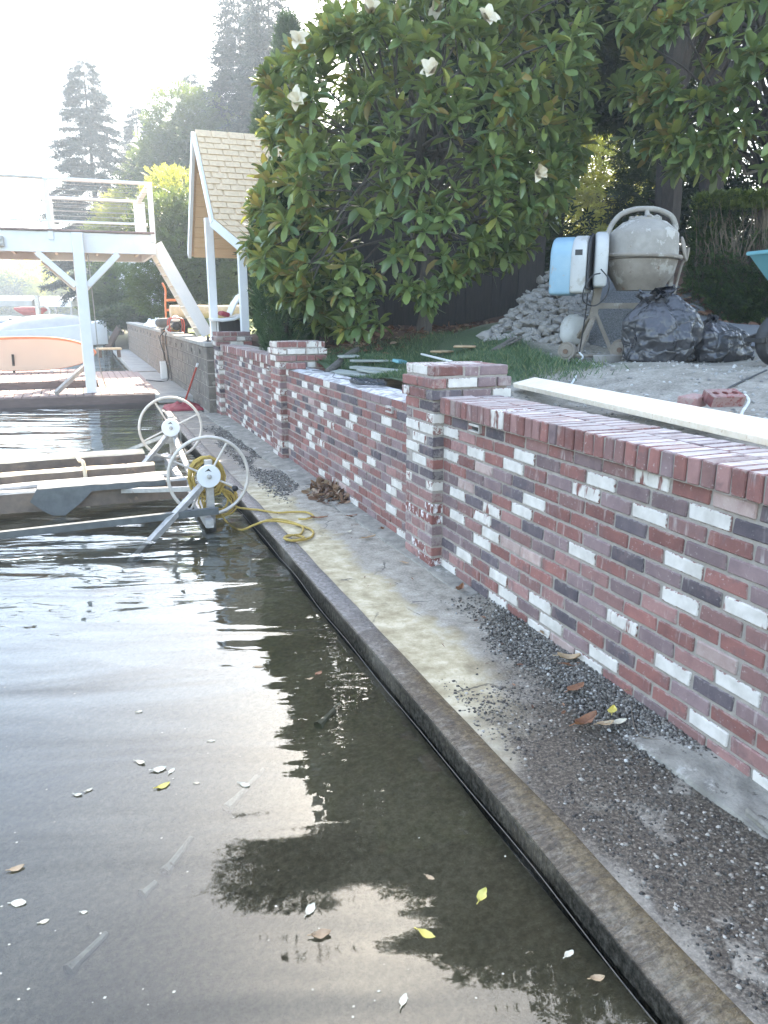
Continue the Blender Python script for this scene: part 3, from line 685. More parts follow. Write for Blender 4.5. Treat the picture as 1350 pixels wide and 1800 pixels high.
# mortar bed and odd white pieces on the unfinished middle panel
mb = MB(); K = 60; vs = []
for j in range(K+1):
    y = .43 + 3.30*j/K
    for i in range(6):
        x = .068 + .29*i/5
        vs.append((x, y, .957 + max(-.002, noise.noise(Vector((x*9, y*7, 2)))*.020 + .012) * (0 if i in (0, 5) else 1)))
mb.add(vs, [(j*6+i, j*6+i+1, (j+1)*6+i+1, (j+1)*6+i) for j in range(K) for i in range(5)])
mb.build('mortar_bed', M['mortar_white'], mid_wall, (-.065, -(.415+3.755)/2, 0), smooth=True)
lb = put('brick', bmesh_brick((.092, .195, .057), 'red', 1)); lb.location = (.13, 3.60, .957+.012+.029); lb.rotation_euler = (0, 0, R(78))
tag(lb, 'loose red brick lying on the unfinished wall top against the middle pillar', 'brick')
def tangle(n, r, seed):
    q = random.Random(seed); pts = []; a = 0
    for k in range(n):
        a += q.uniform(.25, .75); rr = r*(.45+.55*abs(math.sin(a*.37+seed))) ; pts.append((rr*math.cos(a)*1.0, rr*math.sin(a)*1.9, .006+.035*abs(math.sin(k*1.7+seed))*q.random()))
    return pts
mb = MB()
for k in range(3): mb.tube(catmull(tangle(46, .13, k), 3), .0035, 4)
tag(mb.build('wire_tangle', M['netting'], loc=(.22, 1.72, .975)), 'tangle of dark wire and netting lying on the unfinished wall top', 'wire')
mb = MB(); mb.tube(catmull([(.2, 2.0, .985), (.12, 2.3, .985), (.22, 2.6, .985), (.3, 2.9, .982), (.17, 3.15, .985)], 6), .003, 5)
tag(mb.build('wire', M['cable_black']), 'single dark wire trailing along the unfinished wall top beyond the tangle', 'wire')

# ------------------------------------------------------------------ grey block wall beyond the brick
def blockwall(y0, y1, x0, zb, courses, label, mat, ch=.2, bl=.4, thick=.3, side=True):
    t_ = thing('block_wall', label, 'block wall', (x0, y0, zb), group='segments of the grey block wall')
    L = y1-y0; H_ = courses*ch
    MB().box((thick/2+.004, L/2, H_/2-.3), (thick-.02, L-.02, H_+.58)).build('mortar', M['mortar'], t_)
    meshes = {}
    for c_ in range(courses):
        y = -(bl/2 if c_ % 2 else 0)
        while y < L-.02:
            a = max(0, y); b = min(L, y+bl); ln = b-a-.012; y += bl
            if ln < .06: continue
            k = round(ln, 2)
            if k not in meshes:
                bm = bmesh.new(); bmesh.ops.create_cube(bm, size=1); bmesh.ops.scale(bm, vec=(thick, ln, ch-.012), verts=bm.verts)
                bmesh.ops.bevel(bm, geom=bm.edges[:], offset=.008, segments=1, affect='EDGES'); me = bpy.data.meshes.new('block'); bm.to_mesh(me); bm.free(); me.materials.append(M[mat]); meshes[k] = me
            o = put('block', meshes[k], t_, (thick/2+rng.uniform(-.004, .004), (a+b)/2, c_*ch+ch/2)); o.rotation_euler = (0, 0, rng.uniform(-.004, .004))
    y = 0
    while y < L-.05:
        ln = min(.8, L-y); MB().box((thick/2+.02, y+ln/2, H_+.03), (thick+.08, ln-.008, .06)).build('cap_slab', M['concrete'], t_, bevel=.006); y += ln
    for k in range(int(L/1.1)):
        MB().box((-.004, .6+k*1.1+rng.uniform(-.2, .2), H_-ch*.55+rng.uniform(-.03, .03)), (.012, .05, .06), (.3, 0, 0)).build('weep_hole', M['wood_dark'], t_)
    return t_
blockwall(7.965, 13.55, -.10, 0, 5, 'near segment of grey block wall ending against the far brick pillar', 'block')
blockwall(13.95, 26.5, -.16, .05, 5, 'far segment of tan block wall running away towards the lawn', 'block_tan')
t_ = thing('block_pier', 'brownish block pier between the two block wall segments', 'pier', (-.14, 13.56, 0))
for k in range(5): MB().box((.2, .19, k*.2+.1), (.36, .36, .19)).build('block', M['block_tan'], t_, bevel=.008)
MB().box((.2, .19, .5), (.33, .33, 1.0)).build('mortar', M['mortar'], t_)
MB().box((.2, .19, 1.03), (.4, .385, .06)).build('cap_slab', M['concrete'], t_, bevel=.006)
# shore walk beside the block wall
walk = MB()
walk.box((-.39, 12.7, .03), (.60, 5.8, .11)); walk.box((-.42, 21.3, .045), (.6, 11.3, .12))
struct(walk.build('shore_walk', M['concrete'], bevel=.01))
struct(MB().box((-.42, 9.1, -.12), (.62, 1.32, .14)).build('shore_step', M['ledge'], bevel=.015))
# ------------------------------------------------------------------ dock, raised deck, stair
dk = thing('dock', 'low plank dock across the basin end with a brown fascia and raised sunlit part', 'dock', (-3, 12, 0))
def plank(parent, x0, x1, y0, y1, z, mat='dock_board', base=(-3, 12, 0)):
    MB().box(((x0+x1)/2-base[0], (y0+y1)/2-base[1], z-.016-base[2]), (x1-x0-.009, y1-y0, .032)).build('plank', M[mat], parent, bevel=.004)
x = -9.9
while x < -1.66: plank(dk, x, x+.143, 10.53, 12.02, .09+rng.uniform(-.002, .002)); plank(dk, x, x+.143, 12.06, 15.2, .225+rng.uniform(-.002, .002)); x += .143
while x < -.72: plank(dk, x, x+.143, 10.53, 16.1, .09+rng.uniform(-.002, .002)); x += .143
MB().box((-2.3, -1.5, -.06), (9.25, .05, .26)).build('fascia', M['dock_fascia'], dk)
MB().box((-2.78, .03, .125), (8.25, .035, .13)).build('step_fascia', M['dock_fascia'], dk)
MB().box((-2.3, 1.2, -.03), (9.2, 5.3, .15)).box((-2.8, 1.65, .12), (8.2, 3.1, .14)).build('joists', M['wood_dark'], dk)
for x in (-8, -5, -2, .9):
    MB().tube([(x, 3.9, -2.2), (x, 3.9, .02)], .12, 10).build('pile', M['wood_dark'], dk)
de = thing('raised_deck', 'white raised boat deck on a square post with cable railings, above the dock', 'deck', (-1.75, 10.95, .09))
def dl(x, y, z): return (x+1.75, y-10.95, z-.09)
WP = M['white_paint']
MB().box(dl(-1.75, 10.93, 1.46), (.185, .185, 2.74)).build('post', WP, de, bevel=.008)
MB().box(dl(-1.75, 13.4, 1.32), (.185, .185, 2.42)).build('post', WP, de, bevel=.008)
MB().box(dl(-6.75, 10.93, 1.46), (.185, .185, 2.74)).build('post', WP, de, bevel=.008)
MB().box(dl(-5.0, 11.06, 2.68), (9.0, .07, .34)).build('rim_beam', WP, de, bevel=.006)
MB().box(dl(-5.0, 13.55, 2.68), (9.0, .07, .34)).build('rim_beam', WP, de, bevel=.006)
MB().box(dl(-.47, 12.3, 2.68), (.07, 2.56, .34)).build('rim_beam', WP, de, bevel=.006)
for k in range(24): MB().box(dl(-.62-.38*k, 12.3, 2.72), (.05, 2.4, .22)).build('joist', M['cream_paint'], de)
for k in range(18): MB().box(dl(-4.98, 11.0+.145*k+.05, 2.872), (9.06, .138, .03)).build('deck_board', M['dock_board'], de)
for a, b in (((-1.84, 10.93, 1.95), (-2.42, 10.97, 2.5)), ((-1.66, 10.93, 1.95), (-1.1, 10.97, 2.5)), ((-1.84, 13.4, 1.95), (-2.42, 13.4, 2.5)), ((-1.66, 13.4, 1.95), (-1.1, 13.4, 2.5))):
    MB().beam(dl(*a), dl(*b), .13, .10).build('brace', WP, de, bevel=.005)
for x in (-.47, -2.17, -3.87, -5.57, -7.27):
    MB().box(dl(x, 11.04, 3.2), (.085, .085, .98)).build('railing_post', WP, de, bevel=.005)
    MB().box(dl(x, 13.52, 3.2), (.085 if x < -.6 else .22, .085, .98)).build('railing_post', WP, de, bevel=.005)
MB().box(dl(-1.32, 11.04, 3.70), (1.78, .12, .045)).build('top_rail', WP, de, bevel=.005)
MB().box(dl(-5.7, 11.04, 3.70), (6.98, .10, .04)).build('top_rail', M['steel'], de, bevel=.005)
MB().box(dl(-4.95, 13.52, 3.70), (9.0, .12, .045)).build('top_rail', WP, de, bevel=.005)
MB().box(dl(-.47, 12.3, 3.70), (.1, 2.4, .04)).build('top_rail', WP, de, bevel=.005)
MB().box(dl(-5, 11.04, 3.02), (8.9, .05, .035)).build('bottom_rail', WP, de); MB().box(dl(-5, 13.52, 3.02), (8.9, .05, .035)).build('bottom_rail', WP, de)
for k in range(7):
    z = 3.11+.085*k
    MB().tube([dl(-9.4, 11.04, z), dl(-.5, 11.04, z)], .004, 5).build('cable', M['steel'], de)
    MB().tube([dl(-9.4, 13.52, z), dl(-.5, 13.52, z)], .004, 5).build('cable', M['steel'], de)
mb = MB(); mb.box(dl(-2.98, 10.985, 2.66), (.14, .07, .17)); mb.box(dl(-2.98, 10.945, 2.70), (.10, .02, .035), m=1); mb.box(dl(-2.98, 10.945, 2.615), (.10, .02, .035), m=1)
mb.build('outlet_box', [M['steel'], M['grey_plastic']], de, bevel=.012)
MB().beam(dl(-2.35, 10.75, .12), dl(-1.85, 11.35, .52), .07, .07).build('foot_brace', M['steel'], de)
MB().tube(catmull([dl(-1.60, 11.06, 2.5), dl(-1.58, 11.06, 1.5), dl(-1.57, 11.1, .6), dl(-1.5, 11.2, .12)], 5), .009, 6).build('cable', M['steel'], de)
st = thing('deck_stair', 'steep white stair from the raised deck down to the block wall top', 'stair', (-.42, 11.5, 2.7))
for y in (-.36, .36): MB().beam((0, y, 0), (.83, y, -1.62), .22, .05, up=(0, 1, 0)).build('stringer', WP, st, bevel=.004)
for k in range(8):
    f_ = (k+.7)/8.4; MB().box((.83*f_-.02, 0, -1.62*f_), (.22, .68, .03)).build('tread', M['cream_paint'], st, bevel=.004)

# ------------------------------------------------------------------ roofed garden shelter behind the far pillar
sh = thing('garden_shelter', 'small white posted shelter with a steep tan shingled roof and cedar underside', 'shelter', (.4, 8.7, 1.1))
so_ = Vector((.4, 8.7, 1.1))
R0 = far(343, 228, 12.9); E0 = far(427, 428, 12.25); F0 = far(334, 420, 14.1)
zr = R0.z; ze = E0.z; F0.z = ze
R1 = R0 + Vector((1.75, 0, 0)); E1 = E0 + Vector((1.15, 0, 0)); F1 = F0 + Vector((1.15, 0, 0))
Kn = R0.lerp(E0, .74) + Vector((-.10, -.03, -.12))
th_ = Vector((0, 0, -.07))
def slab(poly, th, name, mats, parent, top=0, bot=1, o=so_):
    n = len(poly); vs = [p-o for p in poly] + [p+th-o for p in poly]
    mb = MB(); mb.add(vs, [tuple(range(n))], top); mb.add(vs, [tuple(range(2*n-1, n-1, -1))], bot); mb.add(vs, [(i, i+n, (i+1) % n+n, (i+1) % n) for i in range(n)], bot)
    return mb.build(name, mats, parent)
nrm_ = (E0-R0).cross(R1-R0); r_, _f = _ray(376, 384); EC_ = CAM + r_*((R0-CAM).dot(nrm_)/r_.dot(nrm_))
rf = slab([R0, EC_, E0, E1, R1], th_, 'roof', [M['shingle'], M['cedar']], sh)
rf2 = slab([R0, R1, F1, F0], th_, 'roof', [M['shingle'], M['cedar']], sh)
def roof_tabs(A, B, C, D, rows, cols, parent, K=None):    # A ridge front, B eave front, C eave back, D ridge back
    nrm = (B-A).cross(D-A).normalized()
    kt = (A.z-K.z)/(A.z-B.z)
    fe = lambda t_: A.lerp(K, t_/kt) if t_ < kt else K.lerp(B, (t_-kt)/(1-kt))
    if nrm.z < 0: nrm = -nrm
    for i in range(rows):
        t0, t1 = i/rows, (i+1.25)/rows
        for j in range(-1, cols):
            a0 = (j+(.5 if i % 2 else 0)+rng.uniform(-.08, .08))/cols; a1 = a0+1/cols-.012
            a0, a1 = max(0, a0), min(1, a1)
            if a1-a0 < .03: continue
            q = lambda t_, a: fe(min(1, t_)).lerp(D.lerp(C, min(1, t_)), a)
            tl, tr_, br, bl = q(t0, a0), q(t0, a1), q(t1, a1), q(t1, a0)
            lo, hi = nrm*.006, nrm*(.026+rng.uniform(0, .008))
            vs = [tl+nrm*.002, tr_+nrm*.002, br+lo, bl+lo, tl+nrm*.010, tr_+nrm*.010, br+hi, bl+hi]
            MB().add([v-so_ for v in vs], [(3, 2, 1, 0), (4, 5, 6, 7), (0, 1, 5, 4), (1, 2, 6, 5), (2, 3, 7, 6), (3, 0, 4, 7)]).build('shingle', M['shingle'], parent)
roof_tabs(R0, E0, E1, R1, 19, 7, rf, EC_)
def trim(a, b, w_, h_, name, mat, parent, o=so_): return MB().beam(a-o, b-o, w_, h_).build(name, M[mat], parent)
dn = Vector((-.03, 0, -.06))
trim(R0+dn, EC_+dn, .04, .09, 'rake_board', 'white_paint', sh); trim(EC_+dn, E0+dn, .05, .12, 'rake_board', 'white_paint', sh); trim(R0+dn, F0+dn, .05, .15, 'rake_board', 'white_paint', sh)
trim(E0+Vector((0, -.02, -.06)), E1+Vector((0, -.02, -.06)), .04, .12, 'fascia_board', 'white_paint', sh)
mid = R0.lerp(R1, .25)
for k in range(11):      # cedar lining boards under the far slope, seen through the open gable
    f0, f1 = k/11, (k+1)/11
    a, b = R0.lerp(F0, f0), R0.lerp(F0, f1-.008); a1, b1 = R1.lerp(F1, f0), R1.lerp(F1, f1-.008)
    d_ = Vector((0.04, -.012, -.085)); vs = [a+d_, b+d_, b1+d_, a1+d_]; vs = vs + [v+Vector((0, -.006, -.014)) for v in vs]
    MB().add([v-so_ for v in vs], [(0, 1, 2, 3), (7, 6, 5, 4), (0, 4, 5, 1), (1, 5, 6, 2), (2, 6, 7, 3), (3, 7, 4, 0)]).build('lining_board', M['cedar'], sh)
pA = far(377, 582, 12.95); pB = far(431, 585, 12.45)
posts = [(pA.x, pA.y, 2.95), (pB.x, pB.y, 2.6), (pA.x+1.0, pA.y+.75, 2.6), (pB.x+.9, pB.y+.3, 2.6)]
for x, y, zt in posts:
    MB().box((x-so_.x, y-so_.y, (zt+1.0)/2-so_.z), (.125, .125, zt-1.0)).build('post', M['white_paint'], sh, bevel=.006)
bs = thing('folding_boat_chair', 'white moulded folding boat seat on a brown wooden box under the shelter', 'boat seat', far(408, 580, 12.75))
b0 = Vector(bs.location); bs.location.z = b0.z = 1.05
def bl_(u, v, d): return far(u, v, d)-b0
MB().box((0, .1, .16), (.42, .42, .36)).build('box', M['wood_dark'], bs, bevel=.006)
MB().box((-.24, -.08, .16), (.02, .03, .34)).build('leg', M['white_paint'], bs)
def pad(poly, w_, th, name, mat):
    mb = MB(); n = len(poly); vs = []
    for (x, z) in poly:
        for yy in (-w_/2, w_/2): vs.append((x, yy, z))
    nb = len(vs); vs += [(a+ (th*.25), b, c-th) for a, b, c in vs]
    fs = []
    for i in range(n-1): fs += [(2*i, 2*i+1, 2*i+3, 2*i+2), (nb+2*i+2, nb+2*i+3, nb+2*i+1, nb+2*i), (2*i, 2*i+2, nb+2*i+2, nb+2*i), (2*i+3, 2*i+1, nb+2*i+1, nb+2*i+3)]
    fs += [(1, 0, nb, nb+1), (2*n-2, 2*n-1, nb+2*n-1, nb+2*n-2)]
    return mb.add(vs, fs).build(name, M[mat], bs, bevel=.01, smooth=True)
pad([(-.34, .37), (-.2, .36), (0, .38), (.12, .44)], .42, .05, 'seat', 'white_plain')
bk = pad([(-.05, .44), (.03, .60), (.12, .72), (.18, .75)], .44, .05, 'backrest', 'white_plain')
MB().box((-.12, 0, .43), (.14, .34, .07), (0, .3, 0)).build('cushion', M['red_cloth'], bs, bevel=.02)

# ------------------------------------------------------------------ things on the block wall and the far walk
def on_wall(u, v, z=1.12): p = at(u, v, z); return p
def wallpt(y, x=-.02): return Vector((x, y, 1.065))
pl = [(14.6, .02, .10, 1.7, .16), (15.0, .12, .06, 1.3, .12)]
for i, (y, x, a, L, w_) in enumerate(pl):
    o = MB().box((0, 0, .02), (w_, L, .035)).build('plank', M['wood_pale'], bevel=.004); o.location = (x, y, 1.12+i*.04); o.rotation_euler = (0, 0, a)
    tag(o, ['long pale plank lying on the far block wall top', 'short pale plank stacked on the long one on the far block wall'][i], 'plank')
def cloth(name, label, cat, loc, sx, sy, h, mat, seed):
    n = 22; vs = []
    for j in range(n+1):
        for i in range(n+1):
            x = (i/n*2-1); y = (j/n*2-1); r = math.hypot(x, y)
            e = max(0, 1-max(abs(x), abs(y))**3)
            z = e*h*(.45+.9*abs(noise.noise(Vector((x*1.6+seed, y*1.6, seed)))) + .35*abs(noise.noise(Vector((x*5, y*5+seed, 1)))))
            wv_ = 1+.18*noise.noise(Vector((math.atan2(y, x)*1.5, seed, 0)))
            vs.append((x*sx*wv_, y*sy*wv_, z+.003))
    mb = MB(); mb.add(vs, [(j*(n+1)+i, j*(n+1)+i+1, (j+1)*(n+1)+i+1, (j+1)*(n+1)+i) for j in range(n) for i in range(n)])
    return tag(mb.build(name, mat, loc=loc, smooth=True), label, cat)
cloth('tarp', 'crumpled pale tarpaulin heap on the far block wall by the stair foot', 'tarpaulin', (.02, 17.2, 1.125), .22, 1.1, .26, M['white_plain'], 3)
cloth('tarp', 'dark grey crumpled sheet on the block wall top beside the red machine', 'sheet', (0, 14.3, 1.125), .17, .38, .13, M['cloth_green'], 9)
# red framed pump
pm = thing('pump', 'small red framed engine pump on the block wall at the foot of the white stair', 'pump', (.02, 12.75, 1.065))
for y in (-.17, .17): MB().tube(catmull([(-.13, y, .01), (-.15, y, .2), (-.1, y, .31), (.1, y, .31), (.15, y, .2), (.13, y, .01)], 5), .012, 6).build('frame', M['red_paint'], pm)
for x in (-.13, .13): MB().tube([(x, -.18, .01), (x, .18, .01)], .012, 6).build('frame', M['red_paint'], pm)
MB().lathe([(.02, -.12), (.08, -.11), (.085, .08), (.03, .11)], 12, o=(0, 0, .15), rot=(R(90), 0, 0)).build('engine', M['cable_black'], pm, smooth=True)
MB().lathe([(.05, 0), (.09, .02), (.07, .1), (.02, .13)], 12, o=(0, -.02, .24)).build('tank', M['white_plain'], pm, smooth=True)
MB().box((.02, .13, .1), (.1, .06, .1)).build('cover', M['yellow_leaf'], pm, bevel=.01)
MB().tube(catmull([(-.1, -.1, .2), (-.22, -.16, .1), (-.18, -.3, .03), (.0, -.42, .02), (.1, -.3, .02)], 5), .022, 8).build('hose', M['grey_plastic'], pm, smooth=True)
# orange hand truck behind the stair
hp = far(306, 588, 17.6); hp.z = gz(hp.x, hp.y)
ht = thing('hand_truck', 'orange hand truck standing on the grass behind the white stair', 'hand truck', hp, R(-25)); ht.scale = (.8, .8, .85)
for x in (-.2, .2): MB().tube(catmull([(x, 0, .1), (x, .04, .7), (x, .12, 1.05), (x*1.15, .0, 1.22)], 5), .028, 7).build('rail', M['orange'], ht)
for z in (.3, .55, .8): MB().box((0, .04, z), (.4, .03, .06)).build('crossbar', M['orange'], ht)
MB().box((0, -.12, .03), (.42, .24, .02)).build('toe_plate', M['orange'], ht)
for x in (-.25, .25): MB().lathe([(.05, -.04), (.13, -.04), (.13, .04), (.05, .04)], 14, o=(x, .12, .13), rot=(0, R(90), 0)).build('wheel', M['black_rubber'], ht)
# inflated tube, rolled mat
p_ = far(292, 557, 16.9); p_.z = gz(p_.x, p_.y)+.06
mb = MB(); mb.tube([(math.cos(a)*.42, math.sin(a)*.3, .08+.09) for a in np.linspace(0, 2*math.pi, 24, endpoint=False)], .1, 10, closed=True)
tag(mb.build('inner_tube', M['cloth_green'], loc=p_+Vector((.3, .2, .0)), smooth=True), 'dark grey inflated ring lying behind the block wall', 'inner tube')
p_ = far(362, 548, 17.2)
tag(MB().tube([(-.75, 0, .14), (-.3, .02, .15), (.3, .0, .14), (.75, .01, .15)], .14, 12).build('rolled_mat', M['carpet_tan'], loc=(p_.x, p_.y, p_.z-.14), smooth=True), 'rolled beige mat lying behind the shelter post', 'mat')
for i, (dx, dz) in enumerate(((-.5, 0), (.5, 0))):
    tag(MB().box((0, 0, .0), (.12, .5, max(.1, p_.z-.29-gz(p_.x+dx, p_.y)+.15))).build('trestle', M['wood_dark'], loc=(p_.x+dx, p_.y, (p_.z-.29+gz(p_.x+dx, p_.y)+.15)/2-.0)), ['low dark trestle under the left end of the rolled mat', 'low dark trestle under the right end of the rolled mat'][i], 'trestle')
# leaning brown timber and bench at the end of the wall
q0 = at(190, 612, .1); q1 = far(217, 560, math.hypot(q0.x-CAM.x, q0.y-CAM.y)+.3)
tag(MB().beam((0, 0, 0), Vector(q1)-Vector(q0), .2, .14).build('leaning_timber', M['rust'], loc=q0), 'reddish brown timber leaning against the far end of the block wall', 'timber')
pb = at(193, 628, .1)
bn = thing('bench', 'low brown bench on the walk below the leaning timber', 'bench', (pb.x, pb.y, .1))
MB().box((0, 0, .26), (.75, .4, .06)).build('seat', M['cedar'], bn, bevel=.01)
for x in (-.28, .28): MB().box((x, 0, .115), (.1, .34, .23)).build('leg', M['rust'], bn)
tag(MB().box((0, 0, .19), (.14, .08, .38)).build('white_box', M['white_plain'], loc=(-.22, 13.45, .085), bevel=.01), 'small white upright box against the brownish block pier', 'box')
tag(MB().tube(catmull([(-.15, 13.42, 1.10), (-.26, 13.4, .95), (-.2, 13.3, .6), (-.17, 13.15, .35), (-.2, 12.95, .1), (-.4, 12.8, .098), (-.62, 13.2, .098)], 6), .011, 6).build('cable', M['cable_black']), 'black cable hanging down the block wall beside the pier', 'cable')
tag(MB().tube(catmull([(-.117, 13.3, 1.10), (-.165, 13.25, .9), (-.13, 13.1, .5), (-.125, 12.9, .2), (-.135, 12.8, .1)], 6), .009, 6).build('cable', M['cable_black']), 'second thinner black cable hanging close to the block wall face', 'cable')
mb = MB(); mb.tube(catmull([(0, -.07, 0), (0, -.05, .05), (0, .0, .08), (0, .05, .05), (0, .07, 0)], 4), .012, 6); mb.box((0, 0, .008), (.06, .2, .016))
tag(mb.build('mooring_cleat', M['cable_black'], loc=(.02, 8.55, 1.063)), 'small black mooring cleat on the near block wall top', 'cleat')

# ------------------------------------------------------------------ red bag and scraper by the step
cloth('bag', 'flat red fabric bag lying on the step below the block wall', 'bag', (-.36, 9.15, -.045), .30, .42, .11, M['red_cloth'], 5)
sc_ = thing('boat_hook', 'red pole with a white tip standing on the red bag by the block wall', 'pole', (-.33, 9.2, .03))
MB().tube([(0, 0, 0), (.19, -.35, .62)], .016, 8).build('shaft', M['red_paint'], sc_); MB().tube([(.19, -.35, .62), (.205, -.378, .67)], .02, 8).build('tip', M['white_plain'], sc_)

# ------------------------------------------------------------------ paddle boards and boats
def outline(L, W_, n=26):
    pts = []
    for k in range(n+1):
        u = k/n; pts.append((-L/2+L*u, W_/2*(1-abs(2*u-1)**2.6)**.62))
    return pts + [(x, -y) for x, y in reversed(pts[1:-1])]
pbp = far(44, 618, 17.1)
pb_ = thing('paddle_board', 'cream paddle board with an orange rim standing on its long edge on the sunlit dock', 'paddle board', (pbp.x, pbp.y, .225))
ol = outline(2.95, .74); Qx = Matrix(((1, 0, 0), (0, .14, -.99), (0, .99, .14)))
MB().prism(ol, .10, Qx, (0, .06, .385)).build('rim', M['orange'], pb_, bevel=.03, seg=2, smooth=True)
MB().prism([(x*.965, y*.90) for x, y in ol], .016, Qx, (0, -.045, .370)).build('hull', M['board_cream'], pb_, smooth=False)
MB().box((-.25, -.085, .19), (.05, .03, .40), (.14, .04, 0)).build('strap', M['wood_dark'], pb_)
MB().box((-.98, -.078, .37), (.34, .012, .5), (.14, 0, 0)).build('orange_panel', M['orange'], pb_)
for x in (-.9, .5): MB().box((x, .0, .012), (.06, .3, .024)).build('foot', M['white_plain'], pb_)
def boat(name, label, cat, loc, rz, L, W_, H_, cover=None, screen=True, group=None, dark=None):
    b = thing(name, label, cat, loc, rz, group); n = 14; vs = []; rows = 6
    for i in range(n+1):
        u = i/n; bw = W_/2*(1-u**3.2)**.6*(.88+.12*min(1, u*4)); sh_ = H_*(1+.35*u*u)
        for k, (a, z) in enumerate(((0, 0), (.55, .06), (.86, .35), (1, 1), (.93, 1.02), (.0, 1.08))):
            vs.append((-L/2+L*u, bw*a, (z*sh_ if k else .0) - .12 + (.5*H_*u**3 if k < 2 else 0)))
    m2 = [(x, -y, z) for x, y, z in vs]; nb = len(vs)
    fs = [(i*rows+k, (i+1)*rows+k, (i+1)*rows+k+1, i*rows+k+1) for i in range(n) for k in range(rows-1)]
    fs += [tuple(nb+q for q in reversed(f)) for f in fs[:]]
    fs += [tuple(range(rows)) , tuple(nb+q for q in reversed(range(rows)))]
    MB().add(vs+m2, fs).build('hull', M['white_plain'] if not dark else M[dark], b, smooth=True)
    if cover:
        vs = []; K = 10
        for i in range(n+1):
            u = .06+.8*i/n; bw = W_/2*(1-u**3.2)**.6*.95
            for k in range(K+1):
                a = -1+2*k/K; vs.append((-L/2+L*u, bw*a, H_*(1+.35*u*u)*1.0-.1+(1-a*a)*H_*.55*math.sin(math.pi*min(1, u*1.15))**.5))
        MB().add(vs, [(i*(K+1)+k, i*(K+1)+k+1, (i+1)*(K+1)+k+1, (i+1)*(K+1)+k) for i in range(n) for k in range(K)]).build('cover', M[cover], b, smooth=True)
    elif screen:
        MB().beam((.05*L, -W_*.36, H_*1.0), (.02*L, -W_*.30, H_*1.6), .05, .05).beam((.05*L, W_*.36, H_*1.0), (.02*L, W_*.30, H_*1.6), .05, .05).box((.03*L, 0, H_*1.35), (.03, W_*.66, H_*.5), (0, -.25, 0)).build('windscreen', M['cloth_green'], b)
        MB().box((-.2*L, 0, H_*1.12), (.3*L, W_*.5, H_*.25)).build('seat', M['roof_grey'], b, bevel=.03)
    return b
bp_ = at(70, 628, ZW); boat('boat', 'white boat with grey cockpit cover moored just beyond the cream paddle board', 'boat', (bp_.x+.4, bp_.y+3.5, ZW), R(-30), 4.6, 1.9, .95, cover='roof_grey')
sp_ = [(14, 553, 46, 'tarp_blue', 'covered boat under a dark blue tarpaulin at the far docks', 8, 20), (26, 562, 40, None, 'low white open boat in front of the blue covered boat', -10, 20), (105, 560, 44, None, 'small white motor boat moored to the right of the far post', 15, 0), (118, 552, 52, 'white_plain', 'white covered boat among the far right docks', -20, 0), (60, 566, 36, 'cloth_green', 'dark low boat just behind the paddle board boat', 0, 0), (8, 545, 62, 'white_plain', 'small pale boat furthest out by the far docks', 0, 0)]
for u, v, d, cv, lab, rz, _ in sp_:
    p_ = far(u, v, d); boat('boat', lab, 'boat', (p_.x, p_.y, ZW), R(rz-20), 5.2 if d < 50 else 4.4, 1.9, .75, cover=cv, group='boats moored at the far docks')
def slip(label, u0, u1, d, zt, mat, loc_n):
    a = far(u0, 520, d); b = far(u1, 520, d); c = (a+b)/2; L = (b-a).length
    s_ = thing('boat_canopy', label, 'boat canopy', (c.x, c.y, -.6), -YAW)
    n = 8; vs = []
    for i in range(n+1):
        y = -1.6+3.2*i/n; zz = zt+.6+.35*(1-(y/1.6)**2)
        for x in (-L/2, L/2): vs.append((x, y, zz))
    mb = MB(); mb.add(vs, [(2*i, 2*i+1, 2*i+3, 2*i+2) for i in range(n)]); mb.box((0, -1.6, zt+.42), (L, .04, .4)); mb.box((0, 1.6, zt+.42), (L, .04, .4))
    mb.build('roof', M[mat], s_)
    for x in (-L*.45, L*.45):
        for y in (-1.4, 1.4): MB().box((x, y, (zt+.5)/2), (.14, .14, zt+.6)).build('post', M['steel'], s_)
    return s_
slip('long grey boat canopy over the far docks at the left edge', -40, 72, 58, 2.15, 'roof_grey', 0)
slip('white boat canopy to the right of the grey one at the far docks', 78, 140, 56, 2.1, 'white_plain', 0)
for i, (u, v, d, L) in enumerate(((20, 560, 50, 9), (105, 566, 40, 6), (110, 556, 56, 8))):
    p_ = far(u, v, d); s_ = thing('far_dock', ['narrow dock under the long grey canopy', 'short grey dock behind the white boat on the right', 'dock under the white canopy with thin piles'][i], 'dock', (p_.x, p_.y, ZW), -YAW)
    MB().box((0, 0, .45), (L, 1.3, .18)).build('deck', M['wood_grey'], s_)
    for x in (-L*.4, 0, L*.4):
        for y in (-.6, .6): MB().tube([(x, y, -1.5), (x, y, 1.0)], .1, 7).build('pile', M['wood_dark'], s_)
p_ = far(68, 555, 34); s_ = thing('davit', 'tall grey steel boat hoist post rising from the far docks', 'hoist', (p_.x, p_.y, ZW), -YAW)
MB().box((0, 0, .9), (.16, .16, 2.6)).build('post', M['steel'], s_); MB().tube(catmull([(0, 0, 1.7), (.3, 0, 1.75), (.5, 0, 1.5), (.5, 0, .7)], 5), .05, 7).build('arm', M['steel'], s_)
p_ = far(70, 572, 33); s_ = thing('dock_box', 'white dock box standing by the grey hoist post', 'dock box', (p_.x-.1, p_.y, ZW), -YAW)
MB().box((0, 0, .55), (.75, .6, .9)).build('body', M['white_plain'], s_, bevel=.03); MB().box((0, 0, 1.05), (.82, .66, .1)).build('lid', M['white_plain'], s_, bevel=.03)
